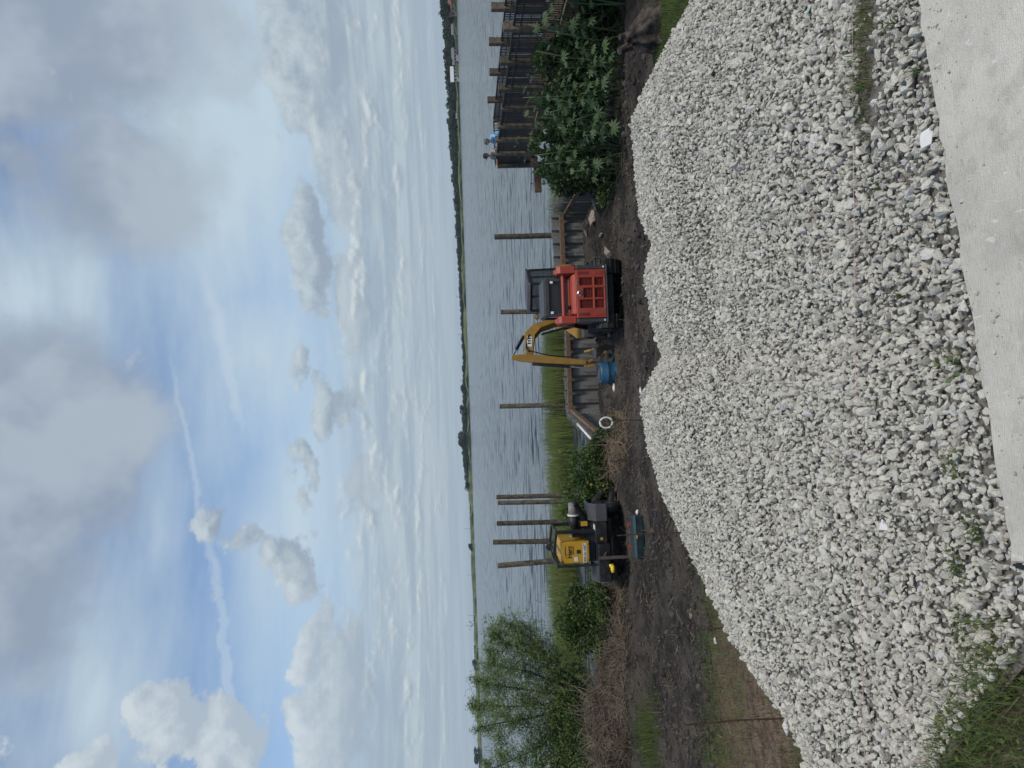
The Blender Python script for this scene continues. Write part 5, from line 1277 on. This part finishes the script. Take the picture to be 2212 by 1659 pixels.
for lb in LIMBS:                                     # hanging sprays that fill the crown
    P_ = [WP(*q) for q in lb]
    for _ in range(400):
        t = rng.uniform(1.2, 3.98); a = P_[int(t)] * (1 - t % 1) + P_[int(t) + 1] * (t % 1); c = a + rng.normal(size=3) * (.27, .32, .20); d = unit(rng.normal(size=3) * (1, 1, .5) + (0, 0, -.25))
        for q in range(9): lp.append(c + d * q * .035 + rng.normal(size=3) * .02); la.append(unit(d + rng.normal(size=3) * .7)); lt.append(min(1, rng.uniform(.1, 1.0)))
lp, la, lt = np.array(lp), np.array(la), np.array(lt); print('willow leaves', len(lp))
tag(leaf_obj('crown', [leaves(lp, la, rng.uniform(.055, .11, len(lp)), .11, lt)], M['leaf_willow'], wl), kind='stuff')

# ------------------------------------------------------------------ brush pile of dead roots and reeds
bc0 = at(1330, 1530, 18.4); bz = g1(bc0.x, 18.4)
bpile = empty('brush_pile', (bc0.x, 18.4, bz), label='big tangled brown pile of dead roots and brush at the left', cat='brush pile')
kk = K * 18.4 / FPX
lobes = [(at(1330, 1470, 18.4), 48, 75), (at(1315, 1540, 18.5), 58, 80), (at(1330, 1600, 18.4), 58, 70), (at(1352, 1420, 18.2), 26, 60), (at(1345, 1660, 18.5), 50, 60), (at(1350, 1540, 18.0), 28, 110)]
mv, mf, nb = [], [], 0
v0, f0 = ico(3)
for c, hx, hy in lobes:
    rr = 1 + .35 * vnoise(v0[:, 0] * 2, v0[:, 2] * 2 + v0[:, 1], 1.6, 31) + .2 * vnoise(v0[:, 0] * 2, v0[:, 1] * 2, 4, 32)
    mv.append(v0 * rr[:, None] * .86 * (hy * kk, .55, hx * kk) + (np.array(c) - np.array((bc0.x, 18.4, bz)))); mf.append(f0 + nb); nb += len(v0)
M['duff'] = mat('rotting_duff', (.048, .038, .028), .95, var=.4, scale=7, bump=.9, bscale=20)
np_obj('mound', np.vstack(mv), np.vstack(mf), M['duff'], bpile)
def tangle(n, pick, rlo, rhi, llo, lhi, curl, name, mt, parent=None, flat=0.0, tint=None):
    vs, fs, nb = [], [], 0
    for _ in range(n):
        p, nrm_ = pick(); d = unit(np.cross(nrm_, rng.normal(size=3)) + nrm_ * rng.normal() * .35); L = rng.uniform(llo, lhi); k = 4; r_ = rng.uniform(rlo, rhi); pts = [p]
        bend = rng.normal(size=3) * curl
        for q in range(k): d = unit(d + bend / k + rng.normal(size=3) * .12 - np.array((0, 0, flat))); pts.append(pts[-1] + d * L / k)
        pts = np.array(pts); a = unit(np.cross(pts[-1] - pts[0], rng.normal(size=3))); b = unit(np.cross(pts[-1] - pts[0], a))
        ring = np.stack([a, -.5 * a + .87 * b, -.5 * a - .87 * b]); rad = np.linspace(r_, r_ * .5, k + 1)
        vs.append((pts[:, None] + ring[None] * rad[:, None, None]).reshape(-1, 3))
        for q in range(k):
            for s in range(3): fs.append((nb + q * 3 + s, nb + q * 3 + (s + 1) % 3, nb + q * 3 + 3 + (s + 1) % 3, nb + q * 3 + 3 + s))
        nb += (k + 1) * 3
    return np_obj(name, np.vstack(vs), np.array(fs), mt, parent)
lob_c = [(np.array(c) - np.array((bc0.x, 18.4, bz)), np.array((hy * kk, .55, hx * kk))) for c, hx, hy in lobes]
def pick_pile():
    c, r_ = lob_c[rng.integers(len(lob_c))]; d = unit(rng.normal(size=3)); d[1] = -abs(d[1]); d[2] = abs(d[2]) * .9 - .2; d = unit(d); return c + d * r_ * rng.uniform(.85, 1.05), d
tag(tangle(2600, pick_pile, .004, .010, .3, .9, 1.0, 'twigs', M['twig'], bpile), kind='stuff')
def pick_root():
    ix, iy = rng.uniform(1318, 1372), rng.uniform(890, 1020); c = at(ix, iy, rng.uniform(17.6, 19.0)); return np.array((c.x, c.y, g1(c.x, c.y) + rng.uniform(0, .18))), np.array((0, 0, 1.0))
tag(tangle(420, pick_root, .004, .009, .2, .6, 1.2, 'root_tangle', M['straw']), 'tangle of pale dead roots on the mud right of the hose', 'roots', kind='stuff')
def pick_reed():
    c = at(1350, rng.uniform(1230, 1420), rng.uniform(18.6, 19.8)); return np.array((c.x, c.y, g1(c.x, c.y) + rng.uniform(.0, .25))), unit(np.array((rng.normal() * .3, -.3, 1.0)))
tag(tangle(600, pick_reed, .004, .008, .3, .9, .5, 'dead_reeds', M['twig']), 'flattened dead brown reeds along the bank left of the pump', 'reeds', kind='stuff')
def pick_mud():
    y = rng.uniform(9.5, 19.5); x = rng.uniform(-9.5, 7.0) * y / 18; return np.array((x, y, g1(x, y) + .012)), np.array((0, 0, 1.0))
tag(tangle(1800, pick_mud, .003, .007, .06, .30, .5, 'mud_straw', M['straw'], None, .05), 'bits of straw and root scattered over the mud', 'straw', kind='stuff')
# clods of mud, instanced
cl_me = []
for k in range(6):
    v, f = ICO1; rr = np.random.default_rng(200 + k).uniform(.7, 1.25, (len(v), 1)); me = np_mesh('clod', v * rr * (1, .9, .6), f, M['earth']); cl_me.append(me)
clods = bpy.data.collections.new('clod_shapes')
M['clod'] = mat('mud_clod', (.040, .034, .028), .95, var=.4, scale=1.2, bump=.6, rand=.45, c2=(.062, .053, .044))
for me in cl_me: me.materials.clear(); me.materials.append(M['clod']); clods.objects.link(bpy.data.objects.new('clod_shape', me))
n = 9000; cy_ = rng.uniform(8.8, 22.8, n); cxx = rng.uniform(-11.0, 8.2, n) * np.clip(cy_ / 18, .4, 1.1)
ok = ~((cxx < -1.0) & (cy_ < 11.5)) & ~((cxx > 3.6) & (cy_ < 13.2)) & ~((cxx < -1.4) & (cy_ > 20.5)); cxx, cy_ = cxx[ok], cy_[ok]; n = len(cxx)
sz = np.clip(rng.lognormal(math.log(.026), .55, n), .01, .11); cp_ = np.stack([cxx, cy_, gz(cxx, cy_) + sz * .2], 1)
tag(instancer('mud_clods', cp_, rng.uniform(0, 6.28, (n, 3)), np.repeat(sz[:, None], 3, 1), rng.integers(0, 6, n), clods, None), 'loose clods of dark mud over the churned ground', 'clods', kind='stuff')

# ------------------------------------------------------------------ right bank: tall plants with palmate leaves
def palm_leaf(seed, lobes_=8):
    r_ = np.random.default_rng(seed); v = [(0, 0, 0)]; f = []
    for k in range(lobes_):
        a = (k - (lobes_ - 1) / 2) * (5.1 / lobes_); L = r_.uniform(.8, 1.05) * (1 - .25 * abs(a) / 2.6); ca, sa = math.cos(a), math.sin(a); z = -.28 * L * L
        b = len(v); wv = .16 * L
        v += [(.55 * L * sa - wv * ca, .55 * L * ca + wv * sa, -.05), (L * sa, L * ca, z), (.55 * L * sa + wv * ca, .55 * L * ca - wv * sa, -.05), (.30 * math.sin(a + .32), .30 * math.cos(a + .32), -.02)]
        f += [(0, b, b + 1), (0, b + 1, b + 2), (0, b + 2, b + 3)]
    me = np_mesh('leaf', np.array(v), np.array(f), M['leaf_castor'], tint=r_.uniform(.1, .9) * np.ones(len(v))); return me
PALM = [palm_leaf(300 + k, 7 + k % 3) for k in range(6)]
PLANTS = [((1362, 10), 1195, 15.4), ((1340, 70), 1158, 15.9), ((1330, 95), 1120, 16.3), ((1322, 140), 1128, 16.6), ((1318, 170), 1175, 16.4), ((1314, 205), 1096, 17.0), ((1312, 235), 1150, 16.8), ((1312, 262), 1106, 17.2),
          ((1310, 292), 1165, 17.0), ((1310, 318), 1122, 17.5), ((1312, 342), 1138, 17.5), ((1312, 365), 1195, 17.3), ((1322, 285), 1225, 16.3), ((1326, 120), 1215, 15.8), ((1330, 190), 1230, 15.8)]
WHERE = ['at the right edge of the picture', 'just left of the thick near dock post', 'with a tall bare stem before the near dock posts', 'with a wide leaf spread over the second dock post', 'short and leaning, in front of the second dock post',
         'tallest of the row, reaching the railing top', 'leaning, left of the tallest one', 'tall, with a leaf cluster by the middle dock posts', 'half tall, under the middle railing panels', 'tall, below the blue shirted person',
         'at the left end of the row near the dock end', 'low and spreading at the left end of the row', 'low, leaning out over the mud in the middle', 'low, in front of the stump side of the row', 'low and dark between the right hand stems']
for i, ((ix, iy), topx, Y) in enumerate(PLANTS):
    b = at(ix, iy, Y); zb = g1(b.x, Y); hgt = (ix - topx) * K * Y / FPX
    e = empty('palmate_plant', (b.x, Y, zb), label='green palmate leaved plant ' + WHERE[i], cat='plant', group='palmate plants in front of the dock')
    nst = 1 + (i % 3 == 0) + (i % 4 == 1)
    for s in range(nst):
        hh = hgt * (1 - .28 * s); lx_ = random.uniform(-.12, .22) + .16 * s * random.choice((-1, 1)); d = Vector((lx_, random.uniform(-.18, .08), 1))
        pts = [Vector((0, 0, -.05)) + Vector((d.x * hh * t * (.6 + .5 * t), d.y * hh * t, hh * t)) for t in (0, .25, .5, .75, 1)]
        MB().tube(pts, [.020, .018, .015, .012, .007], 7).build('stem', M['stem'], e, smooth=True)
        nl = random.randint(11, 16)
        for k in range(nl):
            t = .22 + .78 * ((k + .5) / nl) ** .75; q = pts[0].lerp(pts[1], t * 4) if t < .25 else pts[int(t * 4 - 1e-6)].lerp(pts[min(4, int(t * 4 - 1e-6) + 1)], t * 4 % 1)
            a = k * 2.4 + random.uniform(-.5, .5); pl = random.uniform(.16, .34) * (1.15 - .6 * t); tipp = q + Vector((math.cos(a) * pl, math.sin(a) * pl, pl * random.uniform(.25, .7)))
            o = bpy.data.objects.new('leaf', PALM[random.randrange(6)]); link(o, e); o.location = tipp; sz_ = random.uniform(.11, .25) * (1.2 - .4 * t); o.scale = (sz_, sz_, sz_); o.rotation_euler = (random.uniform(-1.0, -.1), random.uniform(-.3, .3), a - math.pi / 2 + random.uniform(-.4, .4))
            if k % 3 == 0: MB().tube([q, q.lerp(tipp, .5) + Vector((0, 0, .015)), tipp], [.006, .005, .004], 4).build('petiole', M['stem'], e)
# dense low growth behind them, one mass of leaves
cen, rad = [], []
for iy in range(-120, 405, 24):
    Y = 16.4 + iy / 400 * 1.9; c = at(1255 + random.uniform(-14, 14) + (20 if iy < 60 else 0) + max(0, 60 - iy) * .25, iy, Y + .5); k = K * Y / FPX; cen.append(tuple(c)); rad.append((24 * k, .5, 52 * k))
    c = at(1215 + random.uniform(-38, 30) + max(0, 130 - iy) * .42, iy, Y + .8); cen.append(tuple(c)); rad.append((random.uniform(12, 30) * k, .4, random.uniform(18, 46) * k))
p, d, rr_ = blob_points(21000, cen, rad); ax = unit(d + rng.normal(size=p.shape) * .8)
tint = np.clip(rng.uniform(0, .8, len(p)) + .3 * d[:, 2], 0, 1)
tag(leaf_obj('undergrowth', [leaves(p, ax, rng.uniform(.06, .15, len(p)), .36, tint)], M['leaf_dark']), 'dense dark green undergrowth between the palmate plants and the dock', 'undergrowth', kind='stuff')
def pick_ug():
    iy = rng.uniform(-100, 400); Y = 15.6 + iy / 400 * 1.8 + rng.uniform(0, .8); c = at(1318 + max(0, 80 - iy) * .2, iy, Y); return np.array((c.x, c.y, g1(c.x, c.y))), unit(np.array((rng.normal(), rng.normal() - 1, .2)))
tag(tangle(260, pick_ug, .005, .010, .6, 1.5, .35, 'bare_stalks', M['stem'], None, -.28), 'thin bare green stalks rising out of the undergrowth', 'stalks', kind='stuff')
# vines over the right return of the seawall
bush('vine', 'dark green vine hanging over the right end of the seawall', 'vine', [lob(1225, 395, 19.4, 30, 28, .4), lob(1255, 380, 19.0, 34, 24, .4), lob(1285, 372, 18.7, 30, 22, .4), lob(1215, 372, 19.6, 40, 22, .4), lob(1300, 400, 18.6, 10, 20, .2)], 3600, .10, M['leaf_dark'], .40, stems=8)
bush('vine', 'olive weeds at the foot of the right seawall end', 'weeds', [lob(1306, 400, 18.5, 12, 26, .3), lob(1300, 428, 18.9, 8, 16, .3)], 900, .07, M['leaf_mid'], .25, stems=4)

# ------------------------------------------------------------------ marsh grass standing in the lake
def marsh(name, label, area, n, hlo, hhi):
    xs_, ys2 = [], []
    for (x0, x1, y0, y1, w) in area:
        k = int(n * w); xs_.append(rng.uniform(x0, x1, k)); ys2.append(rng.uniform(y0, y1, k))
    x = np.concatenate(xs_); y = np.concatenate(ys2); keep = vnoise(x, y, .9, 41) > -.30; x, y = x[keep], y[keep]; m_ = len(x)
    h = rng.uniform(hlo, hhi, m_) * (1 + .35 * vnoise(x, y, .35, 42)); tint = np.clip(rng.uniform(0, 1, m_) * .7 + .5 * vnoise(x, y, .5, 43) + .2, 0, 1)
    o = leaf_obj(name, [blades(np.stack([x, y, np.full(m_, WZ - .1)], 1), h, rng.uniform(.007, .013, m_), .38, tint)], M['marsh']); return tag(o, label, 'marsh grass', kind='stuff')
marsh('marsh_grass', 'long belt of green and straw coloured marsh grass standing in the lake', [(-24, 1.2, 30.2, 33.4, .86), (-24, -13, 27.5, 30.5, .08), (.8, 2.2, 30.8, 33, .03), (-24, 1, 29.4, 30.4, .03)], 46000, .75, 1.30)
marsh('marsh_grass', 'patch of marsh grass behind the right corner of the seawall', [(5.6, 8.2, 22.0, 26.5, .8), (5.0, 6.4, 24.0, 27.0, .2)], 6500, .8, 1.45)
marsh('marsh_grass', 'sparse reeds in the shallow water left of the willow', [(-24, -7, 22.5, 25.5, 1.0)], 900, .4, .8)

# ------------------------------------------------------------------ lawn, strips and weeds
def grass(name, label, x, y, z, hlo, hhi, w, lean, mt, cat='grass'):
    m_ = len(x); tint = np.clip(rng.uniform(0, .8, m_) + .6 * vnoise(x, y, 2.0, 51), 0, 1)
    o = leaf_obj(name, [blades(np.stack([x, y, z - .01], 1), rng.uniform(hlo, hhi, m_), rng.uniform(.6, 1.2, m_) * w, lean, tint)], mt); return tag(o, label, cat, kind='stuff')
n = 42000; x = rng.uniform(3.4, 9.5, n); y = rng.uniform(7.5, 13.6, n); k = (x + .3 * vnoise(x, y, 1.2, 6) * 2 > 3.9) & (y + 1.2 * vnoise(x, y, .9, 7) < 13.0 - .25 * np.clip(6.2 - x, 0, 3)) & ~((abs(x - sc0.x) < .35) & (abs(y - 12.7) < .3)); x, y = x[k], y[k]
grass('lawn_grass', 'short green lawn grass at the right behind the gravel', x, y, gz(x, y), .05, .13, .0045, .5, M['lawn'])
n = 20000; x = rng.uniform(-8, -1.2, n); y = rng.uniform(5.4, 12.6, n); yy3 = y + 1.3 * vnoise(x, y, .6, 8); k = ((yy3 > 11.0) & (yy3 < 12.0)) | ((yy3 < 8.6) & (x > -4.6)) | (rng.random(n) < .30); x, y = x[k], y[k]
grass('verge_grass', 'patchy green grass between the dead grass and the dark track', x, y, gz(x, y), .05, .16, .004, .6, M['lawn'])
n = 20000; x = rng.uniform(-7, -1.0, n); y = rng.uniform(5.6, 11.6, n); x, y = x[:], y[:]
grass('dead_grass', 'flattened dead brown grass at the left behind the gravel', x, y, gz(x, y), .03, .10, .0028, 2.2, M['drygrass'])
gcp = at(1395, 1605, 15.6); n = 1200; x = gcp.x + rng.normal(size=n) * .60 - .25; y = 15.9 + rng.normal(size=n) * .38 + .25 * np.sin(x * 3)
grass('grass_tuft', 'long bright green grass tuft in front of the brush pile', x, y, gz(x, y), .15, .38, .005, .6, M['lawn'])
# the bare patch by the string and the weeds at the concrete edge
n = 1500; x = np.concatenate([rng.normal(DP[0].x, .17, n), rng.normal(DP[1].x, .14, n)]); y = np.concatenate([rng.normal(DP[0].y, .05, n), rng.normal(DP[1].y, .05, n)]); k = rng.random(len(x)) < .17; x, y = x[k], y[k]
z = np.array([pile_z(a, b) for a, b in zip(x, y)])
grass('patch_grass', 'thin mixed grass in the bare dirt patch by the string', x, y, z, .02, .09, .0018, 1.4, M['weed'])
z0 = np.array([pile_z(a, b) for a, b in zip(x[:400], y[:400])]); grass('patch_straw', 'dry brown grass lying in the bare dirt patch', x[:400] + .01, y[:400], z0, .015, .05, .0015, 2.4, M['drygrass'])
def weed(ix, iy, n, hlo, hhi, spread, label, leafy=False):
    c = onz(ix, iy, -.06); zc = pile_z(c.x, c.y); e = empty('weed', (c.x, c.y, zc), label=label, cat='weed', group='small weeds in the gravel')
    b = np.zeros((n, 3)); b[:, :2] = rng.normal(size=(n, 2)) * .006
    a = rng.uniform(0, 6.283, n); ln = np.stack([np.cos(a), np.sin(a), np.zeros(n)], 1) * rng.uniform(.2, spread, (n, 1))
    leaf_obj('blades', [blades(b, rng.uniform(hlo, hhi, n), .0022, ln, rng.random(n))], M['weed'], e)
    if leafy:
        m_ = 26; p = rng.normal(size=(m_, 3)) * (.03, .03, .012) + (0, 0, .03); leaf_obj('leaves', [leaves(p, rng.normal(size=(m_, 3)) + (0, 0, .4), rng.uniform(.013, .030, m_), .35, rng.random(m_))], M['weed'], e)
weed(2000, 150, 22, .04, .09, 2.4, 'grass weed spilling over the concrete edge at the right'); weed(1935, 55, 26, .05, .10, 2.0, 'grass weed at the right rim of the bare patch')
weed(1880, 405, 14, .03, .07, 2.2, 'little grass weed left of the bare patch', False); weed(1925, 640, 16, .03, .07, 2.0, 'grassy weed between stones in the middle of the gravel')
weed(1945, 700, 14, .03, .06, 2.0, 'small weed below the middle grassy weed'); weed(2080, 785, 10, .02, .05, 1.6, 'tiny leafy weed at the concrete edge in the middle', True)
weed(2083, 1012, 8, .02, .04, 1.4, 'dark leafy weed close to the concrete edge', True); weed(2128, 1140, 14, .03, .07, 1.8, 'leafy weed at the concrete edge left of centre', True)
weed(2055, 1218, 16, .04, .08, 2.0, 'spiky leafy weed on the gravel near the joint strip', True); weed(2060, 1345, 12, .03, .07, 1.8, 'small dark weed at the left on the gravel', True)
# weedy corner at the lower left of the slab
n = 5200; pts = []
poly_c = [(2175, 1430, .14), (2135, 1520, .16), (2085, 1590, .20), (2120, 1640, .22), (2040, 1640, .14), (2190, 1560, .18), (2190, 1650, .2)]
for ix, iy, r_ in poly_c:
    c = onz(ix, iy, -.08); pts.append(np.stack([rng.normal(c.x, r_ * .62, 300), rng.normal(c.y, r_ * .45, 300)], 1))
pts = np.vstack(pts); en2 = np.array([en.x, en.y]); e22 = np.array([E2.x, E2.y]); off_ = (pts - e22) @ en2; al = (pts - e22) @ np.array([ed.x, ed.y]); k = (off_ < .03) | (al < -1.02) ; pts = pts[k]
x, y = pts[:, 0], pts[:, 1]; zz = np.maximum(gz(x, y), np.array([pile_z(a, b) if True else 0 for a, b in pts]) - .03)
grass('corner_grass', 'mixed green grass at the lower left corner beside the slab', x, y, zz, .03, .13, .0022, 1.1, M['weed'])
k = rng.random(len(x)) < .30; x2, y2, z2 = x[k], y[k], zz[k]; m_ = len(x2); p = np.stack([x2, y2, z2 + rng.uniform(.01, .07, m_)], 1)
tag(leaf_obj('corner_weeds', [leaves(p, rng.normal(size=(m_, 3)) + (0, 0, .3), rng.uniform(.010, .026, m_), .36, rng.random(m_))], M['lawn']), 'broad leaved green weeds along the slab at the lower left', 'weeds', kind='stuff')
k = rng.random(len(x)) < .35; grass('corner_straw', 'dry stalks among the weeds at the lower left', x[k], y[k], zz[k], .03, .12, .0014, 1.8, M['drygrass'])

# ------------------------------------------------------------------ thin summer haze over the lake
m = bpy.data.materials.new('haze_air'); m.use_nodes = True; m.node_tree.nodes.clear()
T = NT(m.node_tree); vp = T.n('ShaderNodeVolumePrincipled'); vp.inputs['Color'].default_value = (.80, .90, 1.0, 1); vp.inputs['Density'].default_value = .00006; vp.inputs['Anisotropy'].default_value = .1
mo = T.n('ShaderNodeOutputMaterial'); m.node_tree.links.new(vp.outputs[0], mo.inputs['Volume'])
tag(MB().box(-60000, 60000, -200, 40000, -6.5, 34).build('haze', m), kind='stuff')
